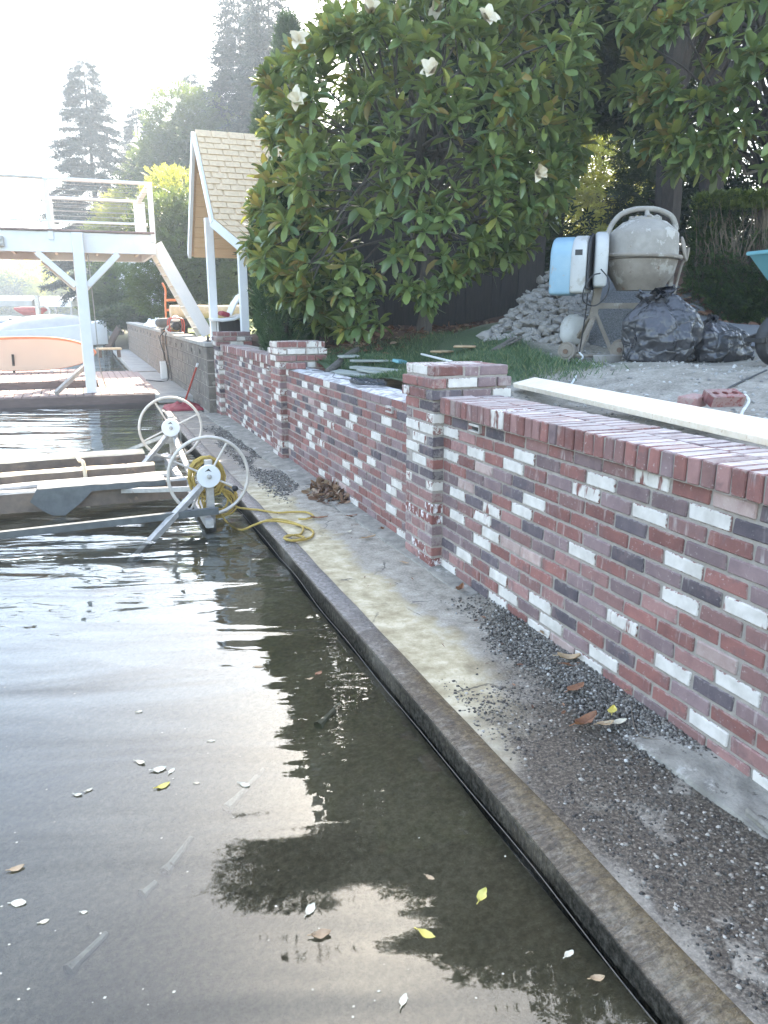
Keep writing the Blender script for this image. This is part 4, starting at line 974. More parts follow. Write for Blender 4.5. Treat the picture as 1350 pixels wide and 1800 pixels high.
p_ = far(54, 547, 47); tag(MB().tube([(-.9, 0, .3), (-.4, 0, .16), (.5, 0, .15), (.95, 0, .3)], [.05, .26, .26, .06], 10).build('kayak', M['red_paint'], loc=(p_.x, p_.y, p_.z-.15), smooth=True), 'small red kayak propped at the far docks near the hoist', 'kayak')

# ------------------------------------------------------------------ boat lifts with wheels
def wheel(parent, c, r, rot):
    w_ = MB().tube([(r*math.cos(a), 0, r*math.sin(a)) for a in np.linspace(0, 2*math.pi, 48, endpoint=False)], .0135, 10, closed=True).build('wheel', M['wheel'], parent, c, smooth=True)
    for k in range(4):
        a = rot+k*math.pi/2 + (.06 if k % 2 else 0); MB().tube([(.06*math.cos(a), .01, .06*math.sin(a)), (r*math.cos(a), 0, r*math.sin(a))], .0085, 8).build('spoke', M['wheel'], w_, smooth=True)
    MB().lathe([(.088, -.012), (.092, 0), (.088, .012)], 28, rot=(R(90), 0, 0)).build('hub', M['white_plain'], w_, smooth=True)
    MB().lathe([(.018, .0), (.018, .02), (.010, .024)], 12, o=(0, -.010, 0), rot=(R(90), 0, 0)).build('axle', M['steel'], w_, smooth=True)
    MB().prism([(-.03, .04), (.0, .062), (.022, .035), (.0, .045)], .002, Matrix(((1, 0, 0), (0, 0, -1), (0, 1, 0))), (0, -.0125, 0)).build('mark', M['cable_black'], w_)
    a = rot-.02+3*math.pi/2+.06; MB().lathe([(.012, 0), (.024, .012), (.024, .035), (.01, .045)], 12, o=(r*.72*math.cos(a), -.005, r*.72*math.sin(a)), rot=(R(90), 0, 0)).build('grip', M['black_rubber'], w_, smooth=True)
    return w_
def bunk(parent, a, b, w_, h_, top, side):
    a, b = Vector(a), Vector(b); L = (b-a).length; n = 20; mb = MB(); vs = []
    for i in range(n+1):
        p = a.lerp(b, i/n)
        for (y, z) in ((-w_/2, -h_/2), (-w_/2, h_/2-.015), (-w_/2+.02, h_/2), (w_/2-.02, h_/2), (w_/2, h_/2-.015), (w_/2, -h_/2)):
            vs.append(p+Vector((0, y+.008*noise.noise(p*6+Vector((0, y*9, z*9))), z+.010*noise.noise(p*4+Vector((y*5, 0, 3))))))
    for i in range(n):
        for k in range(6):
            j = (k+1) % 6; mb.add([vs[i*6+k], vs[(i+1)*6+k], vs[(i+1)*6+j], vs[i*6+j]], [(0, 1, 2, 3)], 0 if k in (1, 2, 3) else 1)
    mb.add(vs[-6:], [(0, 1, 2, 3, 4, 5)], 1); mb.add(vs[:6], [(5, 4, 3, 2, 1, 0)], 1)
    return mb.build('bunk', [M[top], M[side]], parent)
l1 = thing('boat_lift', 'nearer boat lift, its wheel hung with yellow rope, dark cloth on its grey bunk', 'boat lift', (-1.06, 1.82, ZW), group='boat lifts in the basin')
o1 = Vector((-1.06, 1.82, ZW)); L1 = lambda x, y, z: Vector((x, y, z))-o1
wheel(l1, L1(-1.06, 1.796, .308), .303, R(59))
MB().box(L1(-1.05, 1.86, -.05), (.06, .05, .95)).build('post', M['steel'], l1, bevel=.004)
for a, b, q in (((-1.10, 1.84, .24), (-1.70, 1.42, -.20), .05), ((-1.12, 1.87, .20), (-2.0, 3.0, -.0), .045), ((-1.04, 1.88, .2), (-1.06, 2.9, -.05), .045)): MB().beam(L1(*a), L1(*b), q, q*.8).build('brace', M['steel'], l1)
MB().beam(L1(-3.9, 1.66, .0), L1(-1.02, 1.68, .06), .045, .05).build('frame_tube', M['cloth_green'], l1)
MB().beam(L1(-3.9, 3.0, -.03), L1(-1.02, 2.98, .04), .06, .06).build('frame_tube', M['steel'], l1)
MB().beam(L1(-1.1, 1.6, -.02), L1(-1.1, 3.05, -.02), .06, .06).build('frame_tube', M['steel'], l1)
MB().beam(L1(-3.86, 1.6, -.05), L1(-3.86, 3.05, -.05), .06, .06).build('frame_tube', M['steel'], l1)
bunk(l1, L1(-4.0, 2.60, .045), L1(-1.14, 2.62, .055), .12, .17, 'carpet_grey', 'carpet_brown')
bunk(l1, L1(-4.0, 2.88, .06), L1(-1.25, 2.90, .09), .16, .10, 'carpet_grey', 'carpet_grey')
MB().box(L1(-2.66, 1.62, .05), (.05, .08, .28)).build('bracket', M['steel'], l1)
n = 16; vs = []       # draped cloth with one hanging corner
for j in range(n+1):
    for i in range(n*2+1):
        u = i/(n*2); v_ = j/n; x = -2.32+1.0*u; top = v_ < .5
        y = 2.72-.20*min(1, v_*2); z = .158 + .012*noise.noise(Vector((x*6, v_*4, 0)))
        if not top:
            drop = (.05+.19*max(0, 1-abs(u-.18)/.22)**.8)*(v_-.5)*2; z -= drop; y -= .015+.05*(v_-.5)*max(0, 1-abs(u-.2)/.3)
        x += (v_-.5)*.12*(-1 if u < .18 else 0)*(0 if top else 1)
        vs.append(L1(x, y, z))
MB().add(vs, [(j*(2*n+1)+i, j*(2*n+1)+i+1, (j+1)*(2*n+1)+i+1, (j+1)*(2*n+1)+i) for j in range(n) for i in range(2*n)]).build('cloth', M['cloth_green'], l1, smooth=True)
l2 = thing('boat_lift', 'further boat lift with a bare hand wheel and tan carpeted bunks', 'boat lift', (-1.10, 3.98, ZW), group='boat lifts in the basin')
o1 = Vector((-1.10, 3.98, ZW))
wheel(l2, L1(-1.103, 3.959, .384), .308, R(24))
MB().box(L1(-1.09, 4.02, .0), (.06, .05, 1.0)).build('post', M['steel'], l2, bevel=.004)
MB().box(L1(-1.10, 3.99, .33), (.14, .02, .22)).build('winch_plate', M['steel'], l2, bevel=.006)
for a, b, q in (((-1.14, 4.0, .30), (-1.52, 3.6, -.02), .045), ((-1.08, 4.02, .3), (-1.0, 3.35, -.02), .045), ((-1.12, 4.05, .3), (-1.6, 4.9, -.02), .045)): MB().beam(L1(*a), L1(*b), q, q*.8).build('brace', M['steel'], l2)
bunk(l2, L1(-4.2, 3.42, .02), L1(-1.33, 3.48, .04), .14, .18, 'carpet_tan', 'carpet_brown')
bunk(l2, L1(-4.2, 4.30, .03), L1(-1.36, 4.36, .04), .30, .13, 'carpet_tan', 'carpet_brown')
for y in (3.3, 4.7): MB().beam(L1(-4.2, y, -.06), L1(-1.05, y, -.05), .06, .06).build('frame_tube', M['steel'], l2)
MB().beam(L1(-1.1, 3.2, -.05), L1(-1.1, 4.8, -.05), .06, .06).build('frame_tube', M['steel'], l2)
MB().tube(catmull([L1(-2.05, 4.25, .16), L1(-2.0, 3.9, .12), L1(-1.98, 3.48, .19), L1(-1.96, 3.39, .17), L1(-1.95, 3.36, -.06)], 5), .018, 7).build('strap', M['carpet_tan'], l2)
# yellow rope: coils on the lift wheel and a line thrown over the kerb
mb = MB(); q = random.Random(4); pts = []
for k in range(9*14):
    a = k/14*2*math.pi; rr = .135+.025*math.sin(k*.37)+q.uniform(-.006, .006); pts.append((-1.06+rr*math.cos(a)*.9, 1.91+.025*math.sin(k*.21), .30+rr*1.05*math.sin(a)-.02))
mb.tube(pts, .008, 5)
pts = []
for k in range(7*14):
    a = k/14*2*math.pi; rr = .12+.035*math.sin(k*.41); pts.append((-.96+rr*math.cos(a)*.95+.03*math.sin(k*.13), 1.93+.03*math.sin(k*.3), .08+rr*.9*math.sin(a)))
mb.tube(pts, .0075, 5)
tr_ = [(-.97, 1.9, -.02), (-.93, 1.78, -.085), (-.88, 1.55, -.075), (-.80, 1.42, -.01), (-.72, 1.36, .028), (-.62, 1.33, .022), (-.52, 1.22, .016), (-.46, 1.05, .014), (-.50, .90, .015), (-.58, .83, .018), (-.66, .82, .022), (-.70, .88, .028), (-.66, .95, .024), (-.60, .93, .02), (-.57, .86, .024), (-.62, .80, .03), (-.68, .80, .032), (-.71, .86, .036), (-.64, .91, .034)]
mb.tube(catmull(tr_, 7), .0085, 6)
t2 = [(-.95, 1.92, .16), (-.86, 1.86, .04), (-.77, 1.80, .02), (-.70, 1.72, .024), (-.58, 1.62, .015), (-.46, 1.60, .014), (-.36, 1.55, .014), (-.34, 1.42, .014), (-.41, 1.36, .014), (-.47, 1.38, .014)]
mb.tube(catmull(t2, 7), .008, 6)
t3 = [(-.72, 1.40, .024), (-.62, 1.42, .018), (-.54, 1.32, .014), (-.50, 1.15, .014), (-.56, .98, .016), (-.62, .92, .03)]
mb.tube(catmull(t3, 7), .0075, 6)
tag(mb.build('rope', M['rope'], smooth=True), 'yellow rope coiled behind the nearer lift wheel and trailing over the kerb', 'rope')
mb = MB(); pts = [(-.785+.005*math.sin(y*2.1)+.003*math.sin(y*7), y, -.058+.010*math.sin(y*.9+1)+.004*math.sin(y*5)) for y in np.linspace(-3.1, 2.3, 90)]
mb.tube(pts, .0016, 5); tag(mb.build('cable', M['bark_grey']), 'thin grey cable running along the water side of the kerb', 'cable')
# ------------------------------------------------------------------ cement mixer
mp_ = far(1114, 628, 7.3); mp_.z = gz(mp_.x, mp_.y)
mx_ = thing('cement_mixer', 'cement crusted electric drum mixer with a faded blue motor cover, standing on small wheels', 'cement mixer', mp_, -YAW)
K_ = .00118
def mc(cx, cy, y=0): return Vector(((cx-740)*K_, y, (1272-cy)*K_))
D0 = mc(745, 500).z
dr = MB().lathe([(.02, mc(0, 748).z), (.20, mc(0, 745).z), (.235, mc(0, 690).z), (.29, mc(0, 620).z), (.312, mc(0, 520).z)], 36).build('drum_bowl', M['drum_low'], mx_, smooth=True)
MB().lathe([(.312, mc(0, 516).z), (.306, mc(0, 400).z), (.298, mc(0, 335).z), (.285, mc(0, 318).z), (.19, mc(0, 250).z), (.145, mc(0, 238).z), (.14, mc(0, 225).z), (.09, mc(0, 212).z), (.01, mc(0, 205).z)], 36).build('drum_cone', M['drum'], mx_, smooth=True)
mb = MB(); q = random.Random(2)
for k in range(46):
    a = q.random()*6.28; r = q.random()*.13; v_, f_ = blob(k, .3, 1, (1, 1, .6)); s_ = q.uniform(.012, .035)
    mb.add([(x*s_+r*math.cos(a), y*s_+r*math.sin(a), z*s_+mc(0, 216).z) for x, y, z in v_], f_)
mb.build('cement_crust', M['drum'], mx_, smooth=True)
MB().tube([(.333*math.cos(a), .333*math.sin(a), mc(0, 500).z-.012*math.cos(a)) for a in np.linspace(0, 6.283, 40, endpoint=False)], .019, 8, closed=True).build('gear_ring', M['drum_low'], mx_, smooth=True)
hoop = catmull([mc(500, 560, .02), mc(476, 400, .02), mc(490, 290, .04), mc(560, 195, .05), mc(660, 155, .06), mc(745, 147, .06), mc(850, 155, .06), mc(950, 200, .05), mc(988, 270, .04), mc(985, 310, .03)], 5)
MB().tube(hoop, .024, 10).build('tilt_hoop', M['drum'], mx_, smooth=True)
MB().tube([mc(765, 150, .06), mc(765, 240, .01)], [.018, .03], 8).build('mouth_stub', M['drum'], mx_, smooth=True)
def hood(cx0, cx1, ct, cb, y0, y1, nm, mats, tilt=0):
    # upright motor cover with a rounded top: profile in the local yz plane extruded across x
    w_ = (cx1-cx0)*K_; zt = mc(0, ct).z; zb = mc(0, cb).z; dy = (y1-y0); r = dy/2
    poly = [(y0, zb), (y1, zb)] + [((y0+y1)/2+r*math.cos(a), zt-r*.8+r*.8*math.sin(a)) for a in np.linspace(0, math.pi, 12)]
    Qh = Matrix(((0, 0, 1), (1, 0, 0), (0, 1, 0)))
    return MB().prism(poly, w_, Qh, ((cx0-740)*K_, 0, 0)).build(nm, mats, mx_, bevel=.03, seg=3, smooth=True)
hb = hood(78, 250, 352, 782, -.27, .20, 'motor_cover', M['blue_plastic']); hb.rotation_euler = (0, 0, R(-22)); hb.location = (-.03, -.16, 0)
hc = hood(232, 350, 345, 770, -.28, .21, 'motor_cover', M['grey_plastic']); hc.rotation_euler = (0, 0, R(-22)); hc.location = (-.03, -.16, 0)
hd = hood(352, 372, 330, 740, -.26, .2, 'seal', M['black_rubber']); hd.rotation_euler = (0, 0, R(-22)); hd.location = (-.03, -.16, 0)
he = hood(372, 470, 318, 725, -.25, .2, 'gear_cover', M['grey_plastic']); he.rotation_euler = (0, 0, R(-12)); he.location = (-.005, -.07, 0)
MB().box(mc(150, 495, -.52), (.06, .01, .045), (0, 0, R(-22))).build('switch', M['cable_black'], mx_)
for a, b, q in ((mc(425, 720, .02), mc(395, 960, .0), .07), (mc(400, 940, -.02), mc(270, 1215, -.12), .05), (mc(410, 900, .02), mc(560, 1215, -.02), .065), (mc(400, 930, .05), mc(330, 1200, .42), .05), (mc(990, 520, .03), mc(985, 900, .03), .04), (mc(1000, 880, .03), mc(985, 1262, .26), .05), (mc(1000, 880, .03), mc(1000, 1262, -.22), .05)):
    MB().beam(a, b, q, q*.55).build('leg', M['drum_low'], mx_, bevel=.004)
MB().beam(mc(420, 860, .03), mc(990, 858, .03), .03, .05).build('cross_tube', M['drum_low'], mx_)
MB().tube([mc(190, 1232, -.13), mc(600, 1236, -.13)], .016, 8).build('axle', M['drum_low'], mx_)
for cx, r in ((185, .085), (600, .098)):
    wl = MB().lathe([(.03, -.03), (r*.62, -.03), (r*.72, -.022), (r*.95, -.030), (r, -.02), (r, .02), (r*.95, .03), (r*.72, .022), (r*.62, .03), (.03, .03)], 24, o=mc(cx, 1272-r/K_, -.13), rot=(0, R(90), R(52))).build('wheel', M['drum_low'], mx_, smooth=True)
    MB().lathe([(.022, -.045), (.022, .045)], 10, o=mc(cx, 1272-r/K_, -.13), rot=(0, R(90), R(52))).build('hub', M['rust'], wl)
tw = MB().lathe([(.015, -.02), (.03, .0), (.095, .004), (.108, .0), (.108, .012), (.095, .016), (.02, .02)], 24, o=mc(1052, 440, .0), rot=(R(75), 0, R(62))).build('tilt_wheel', M['drum_low'], mx_, smooth=True)
MB().tube(catmull([mc(1092, 430, 0), mc(1082, 520, 0), mc(1050, 560, 0), mc(1005, 860, .02)], 5), .012, 6).build('tilt_lever', M['drum_low'], mx_, smooth=True)
MB().tube([mc(985, 430, 0), mc(1052, 440, 0)], .02, 8).build('trunnion', M['drum_low'], mx_)
MB().tube(catmull([mc(365, 600, -.30), mc(410, 680, -.38), mc(405, 790, -.36), mc(330, 860, -.34), mc(240, 830, -.36), mc(232, 740, -.38), mc(290, 650, -.37), mc(355, 630, -.33)], 6), .006, 6).build('cable', M['cable_black'], mx_)
MB().tube(catmull([mc(270, 770, -.34), mc(274, 900, -.3), mc(268, 1080, -.25), mc(262, 1205, -.22)], 5), .006, 6).build('cable', M['cable_black'], mx_)
a = mx_.location + Matrix.Rotation(-YAW, 3, 'Z') @ mc(262, 1205, -.22)
e_ = at(1004, 676, 1.03)
M['white_cable'] = srf('white_cable', (.66, .67, .66), None, .5, 10, bump=0)
MB_ = MB().tube(catmull([a, a+Vector((-.03, -.1, -.04)), a.lerp(e_, .35)+Vector((0, 0, -.01)), a.lerp(e_, .7)+Vector((.03, 0, 0)), e_], 6), .008, 6)
tag(MB_.build('power_cable', M['white_cable']), 'white power cable running from the mixer down to the pale board', 'cable')
c1 = [at(1310, 696, 1.03), at(1316, 708, 1.03), at(1304, 728, 1.03), at(1306, 744, 1.03)]
tag(MB().tube(catmull([p+Vector((0, 0, .008)) for p in c1], 6), .008, 6).build('power_cable', M['white_cable']), 'short end of white cable beside the three hole brick', 'cable')
c1 = [at(1190, 712, 1.03), at(1225, 709, 1.03), at(1255, 703, 1.03), at(1285, 690, 1.03), at(1345, 672, 1.05)]
tag(MB().tube(catmull([drape(p.x, p.y, .02) for p in c1], 6), .007, 6).build('hose', M['cable_black']), 'thin dark hose lying on the soil behind the red bricks', 'hose')
# sack behind the mixer legs
p_ = mx_.location + Matrix.Rotation(-YAW, 3, 'Z') @ mc(335, 1130, .38)
mb = MB(); v_, f_ = blob(5, .10, 3, (.145, .10, .165)); mb.add([(x*(1.12 if z < 0 else 1-.3*max(0, z)), y, max(z, -.13)+.13) for x, y, z in v_], f_)
tag(mb.build('sack', M['grey_plastic'], loc=(p_.x, p_.y, gz(p_.x, p_.y)+.02), smooth=True), 'pale slumped sack standing behind the mixer legs', 'sack')
# rubbish bags
def rubbish(label, loc, sx, sy, sz, seed, tail=None, pinch=.4):
    NT_, NZ = 110, 54; vs = []; q = random.Random(int(seed*10)); ph = [q.random()*6.28 for _ in range(8)]
    neck = Vector((q.uniform(-.35, .1), q.uniform(-.2, .1), 0))
    for k in range(NZ+1):
        u = k/NZ
        # bottom bulge, shoulders, then gathers into a frilled neck
        Rz = (.86+.20*math.sin(math.pi*min(1, u*1.25)))*(1 if u < .62 else max(.16 if pinch > 0 else .42, 1-((u-.62)/.30)**1.5*(.84 if pinch > 0 else .58)))
        if u > .93: Rz *= 1+(u-.93)*6
        if u < .08: Rz *= (u/.08)**.35
        for i in range(NT_):
            a = 2*math.pi*i/NT_; c = Vector((math.cos(a), math.sin(a), u*2.2))
            gath = max(0, (u-.42)/.58)
            f1 = 1-2*abs(noise.noise(Vector((math.cos(a)*2.6+seed, math.sin(a)*2.6, u*.8)))); f2 = 1-2*abs(noise.noise(Vector((math.cos(a)*7, math.sin(a)*7+seed, u*1.3))))
            sag = 1-2*abs(noise.noise(Vector((math.cos(a)*1.6, math.sin(a)*1.6+seed, u*5.5))))
            r = Rz*(1 + .16*noise.noise(c*1.1+Vector((seed, 0, 0))) + (.11+.14*gath)*(f1-.5) + (.02+.08*gath)*(f2-.5) + .09*(1-gath)*(sag-.5))
            p = Vector((r*math.cos(a), r*math.sin(a), 0)) + neck*gath*gath
            z = u*(1+.12*noise.noise(Vector((math.cos(a)*1.2, math.sin(a)*1.2, seed)))) - (.10*abs(noise.noise(Vector((math.cos(a)*4, math.sin(a)*4, seed+3)))) if u > .9 else 0)
            if tail:
                tt = max(0, math.cos(a)*tail.x+math.sin(a)*tail.y-.55); p += Vector((tail.x, tail.y, 0))*tt*1.5*(1-u)
            vs.append((p.x*sx, p.y*sy, z*sz*1.62))
    fs = [(k*NT_+i, k*NT_+(i+1) % NT_, (k+1)*NT_+(i+1) % NT_, (k+1)*NT_+i) for k in range(NZ) for i in range(NT_)]
    fs += [tuple(range(NT_-1, -1, -1)), tuple(NZ*NT_+i for i in range(NT_))]
    me = MB().add(vs, fs).mesh('rubbish_bag', M['bag']); me.polygons.foreach_set('use_smooth', [True]*len(fs))
    o = put('rubbish_bag', me, None, loc); o.rotation_euler = (0, 0, -YAW); return tag(o, label, 'rubbish bag', 'rubbish bags on the soil')
p_ = far(1156, 640, 6.75); rubbish('bigger bulging black rubbish bag next to the mixer wheel', (p_.x, p_.y, gz(p_.x, p_.y)-.03), .285, .27, .385, 4.4, None, -.05)
p_ = far(1243, 632, 6.85); rubbish('smaller shinier black rubbish bag with its neck trailing to the right', (p_.x, p_.y, gz(p_.x, p_.y)-.02), .24, .24, .245, 8.7, Vector((.96, -.1, -.26)))
# ------------------------------------------------------------------ wheelbarrow, only its wheel and tray edge in view
p_ = far(1362, 641, 6.15)
wb = thing('wheelbarrow', 'turquoise tray wheelbarrow with a fat black tyre at the right edge', 'wheelbarrow', (p_.x, p_.y, gz(p_.x, p_.y)), -YAW+R(14))
wl = MB().lathe([(.09, -.045), (.13, -.05), (.185, -.05), (.205, -.02), (.205, .02), (.185, .05), (.13, .05), (.09, .045)], 32, o=(0, 0, .205), rot=(R(90), 0, R(8))).build('wheel', M['black_rubber'], wb, smooth=True)
MB().lathe([(.02, -.06), (.09, -.035), (.09, .035), (.02, .06)], 16, o=(0, 0, .205), rot=(R(90), 0, R(8))).build('rim', M['cable_black'], wl, smooth=True)
tv = [(-.10, -.33, .86), (1.0, -.36, .83), (1.0, .36, .83), (-.10, .33, .86), (.20, -.17, .44), (.82, -.19, .42), (.82, .19, .42), (.20, .17, .44)]
mb = MB(); inn = [(x*.97+.012, y*.95, z-.0 if z > .7 else z+.02) for x, y, z in tv]
mb.add(tv+inn, [(0, 1, 5, 4), (1, 2, 6, 5), (2, 3, 7, 6), (3, 0, 4, 7), (5, 6, 7, 4), (9, 8, 12, 13), (10, 9, 13, 14), (11, 10, 14, 15), (8, 11, 15, 12), (12, 15, 14, 13), (0, 3, 11, 8), (3, 2, 10, 11), (2, 1, 9, 10), (1, 0, 8, 9)])
mb.build('tray', M['turq'], wb)
MB().tube([tv[0], tv[1], tv[2], tv[3]], .016, 8, closed=True).build('tray_lip', M['turq'], wb, smooth=True)
for s in (-1, 1):
    MB().beam((-.20, s*.09, .20), (1.35, s*.29, .62), .035, .05).build('handle', M['wood_dark'], wb, bevel=.004)
    MB().beam((.75, s*.22, .42), (.80, s*.24, .0), .03, .03).build('leg', M['cable_black'], wb)
MB().beam((-.215, -.1, .20), (-.215, .1, .2), .03, .03).build('toe_bar', M['cable_black'], wb)
MB().beam((.0, -.085, .205), (.3, -.12, .44), .02, .03).beam((.0, .085, .205), (.3, .12, .44), .02, .03).build('bracket', M['cable_black'], wb)
# ------------------------------------------------------------------ board and bricks on the soil
A = at(903, 681, 1.005); B = at(1420, 801, 1.062)
bdir = (B-A); Lb = bdir.length; bx_ = bdir.normalized(); up_ = Vector((0, 0, 1)); by_ = up_.cross(bx_).normalized(); by_ = (by_ + Vector((0, 0, .24))).normalized(); bz_ = bx_.cross(by_).normalized()
if bz_.z < 0: bz_ = -bz_
Qb = Matrix((bx_, by_, bz_)).transposed()
mb = MB(); mb.box(A + bx_*(Lb/2) + by_*.085 + bz_*.016, (Lb, .17, .034), Qb)
M['board'] = srf('raw_board', (.82, .74, .62), (.72, .62, .48), .6, 3, stretch=(1.2, 9, 9), bump=.2, rand=False, wear=((.56, .42, .27), 4, .60), wear2=((.34, .27, .19), 9, .66))
tag(mb.build('long_board', M['board'], bevel=.003), 'long pale timber board lying behind the near coping and running off to the right', 'board')
p_ = at(1268, 712, 1.045)
cb = thing('cored_brick', 'dark red brick with three round holes lying on the soil', 'brick', (p_.x, p_.y, p_.z+.012), -YAW+R(14)); cb.rotation_euler[0] = R(20)
bm = bmesh.new()
hv_ = []
def cored(L, W_, H_, r):
    mb = MB(); n = 12; xs_ = [-L*.3, 0, L*.3]
    cells = [(-L/2, -L*.15), (-L*.15, L*.15), (L*.15, L/2)]
    for (x0, x1), xc in zip(cells, xs_):
        ring = []; rect = []
        for k in range(n):
            a = 2*math.pi*(k+.5)/n; ca, sa = math.cos(a), math.sin(a); ring.append((xc+r*ca, r*sa))
            t1 = min(((x1-xc) if ca > 0 else (xc-x0))/max(1e-6, abs(ca)), (W_/2)/max(1e-6, abs(sa))); rect.append((xc+ca*t1, sa*t1))
        vs = [(x, y, H_) for x, y in ring] + [(x, y, H_) for x, y in rect] + [(x, y, H_*.2) for x, y in ring]
        mb.add(vs, [(k, n+k, n+(k+1) % n, (k+1) % n) for k in range(n)] + [((k+1) % n, 2*n+(k+1) % n, 2*n+k, k) for k in range(n)] + [tuple(2*n+k for k in range(n))])
        # square off the four corners of the cell
        for k in range(n):
            x, y = rect[k]; x2, y2 = rect[(k+1) % n]
            if abs(x-x2) > 1e-5 and abs(y-y2) > 1e-5:
                cx_ = x if abs(abs(y)-W_/2) > 1e-5 else x2; cy_ = y if abs(abs(y)-W_/2) < 1e-5 else y2
                mb.add([(x, y, H_), (cx_, cy_, H_), (x2, y2, H_)], [(0, 1, 2)])
    mb.add([(-L/2, -W_/2, 0), (L/2, -W_/2, 0), (L/2, W_/2, 0), (-L/2, W_/2, 0), (-L/2, -W_/2, H_), (L/2, -W_/2, H_), (L/2, W_/2, H_), (-L/2, W_/2, H_)], [(3, 2, 1, 0), (0, 1, 5, 4), (1, 2, 6, 5), (2, 3, 7, 6), (3, 0, 4, 7)])
    return mb
M['brick_plain'] = brickmat('brick_plain', (.22, .065, .058), (.17, .05, .048), .2)
cored(.20, .10, .06, .018).build('body', M['brick_plain'], cb)
p_ = at(1216, 716, 1.03)
o = put('solid_brick', bmesh_brick((.092, .215, .06), 'rose', 1)); o.location = (p_.x, p_.y, 1.03+.035); o.rotation_euler = (0, R(4), R(-62))
tag(o, 'solid dusty rose brick lying between the pale board and the three hole brick', 'brick')
p_ = at(1283, 735, 1.035); mb = MB(); v_, f_ = blob(11, .3, 1, (.05, .035, .03)); mb.add(v_, f_)
tag(mb.build('broken_piece', M['dry_tan'], loc=p_), 'small tan broken chip beside the solid rose brick', 'rubble')
p_ = far(1066, 641, 6.95)
pv_ = thing('paver', 'small grey concrete block with slots lying in front of the mixer wheel', 'block', (p_.x, p_.y, gz(p_.x, p_.y)-.005), -YAW+R(18))
mb = MB()
for y in (-.055, .055): mb.box((0, y, .03), (.2, .022, .06))
for x in (-.09, -.0, .09): mb.box((x, 0, .03), (.022, .088, .058))
mb.box((0, 0, .008), (.17, .085, .014)); mb.build('body', M['stone'], pv_, bevel=.003)
# ------------------------------------------------------------------ heap of stones
sp0 = far(930, 600, 8.0); hx_, hy_ = 2.55, 3.05
sh_p = thing('stone_heap', 'heap of rough grey stones sloping down from the magnolia to the mixer', 'stone heap', (hx_, hy_, gz(hx_, hy_)))
smesh = []
for k in range(6):
    v_, f_ = blob(20+k, .22, 1, (1, .72, .5), 1.0); me = MB().add(v_, f_).mesh('stone', M['stone']); smesh.append(me)
q = random.Random(11); n_st = 0; hb_ = Vector(sh_p.location)
tri_top = far(968, 484, 8.8); tl_ = far(838, 606, 7.9); tr_2 = far(1030, 625, 7.55); tb_ = far(1040, 520, 8.8)
big = MB()
for k in range(640):
    a, b = q.random(), q.random()
    if a+b > 1: a, b = 1-a, 1-b
    quad = q.random() < .55
    p_ = tl_ + (tri_top-tl_)*a + (tr_2-tl_)*b if quad else tri_top + (tb_-tri_top)*a + (tr_2-tri_top)*b
    s_ = q.uniform(.032, .075)*(1.25 if q.random() < .12 else 1)
    z = p_.z + q.uniform(-.03, .03) + .02
    rot = Euler((q.uniform(-.6, .6), q.uniform(-.6, .6), q.random()*6.28))
    if n_st < 298:
        o = put('stone', q.choice(smesh), sh_p, Vector((p_.x, p_.y, z))-hb_); o.rotation_euler = rot; o.scale = (s_, s_, s_); n_st += 1
    else:
        v_, f_ = blob(k % 7, .22, 1, (s_, s_*.72, s_*.5)); rm = rot.to_matrix(); big.add([rm @ Vector(v)+Vector((p_.x, p_.y, z-.015))-hb_ for v in v_], f_)
stuff(big.build('stones', M['stone'], sh_p))
core = MB(); G = 14; vs = []      # soil body under the stones
for j in range(G+1):
    for i in range(G+1):
        a, b = i/G, j/G; p_ = tl_.lerp(tri_top, b).lerp(tr_2.lerp(tb_, b), a); e = min(a, 1-a, b*1.5, 1-b)*6
        vs.append(Vector((p_.x, p_.y, p_.z-.03-(.25 if e < .01 else 0)))-hb_)
core.add(vs, [(j*(G+1)+i, j*(G+1)+i+1, (j+1)*(G+1)+i+1, (j+1)*(G+1)+i) for j in range(G) for i in range(G)])
core.build('soil_core', M['stone'], sh_p, smooth=True)
# grey gravel mound behind the mixer
gm0 = far(1120, 600, 8.1); gm = MB(); G = 26; vs = []
for j in range(G+1):
    for i in range(G+1):
        x = (i/G*2-1)*.85; y = (j/G*2-1)*.7; r2 = (x/.8)**2+(y/.65)**2; wx_ = gm0.x+x*RGT.x+y*FWD.x; wy_ = gm0.y+x*RGT.y+y*FWD.y
        vs.append((wx_, wy_, gz(wx_, wy_)-.05+.48*max(0, 1-r2)**1.1+.02*noise.noise(Vector((x*6, y*6, 0)))))
gm.add(vs, [(j*(G+1)+i, j*(G+1)+i+1, (j+1)*(G+1)+i+1, (j+1)*(G+1)+i) for j in range(G) for i in range(G)])
M['gravel_heap'] = srf('gravel_heap', (.34, .34, .345), (.15, .155, .16), .9, 70, 5, bump=1, bd=.02, rand=False)
tag(gm.build('gravel_mound', M['gravel_heap'], smooth=True), 'grey gravel mound partly hidden behind the cement mixer', 'gravel mound')

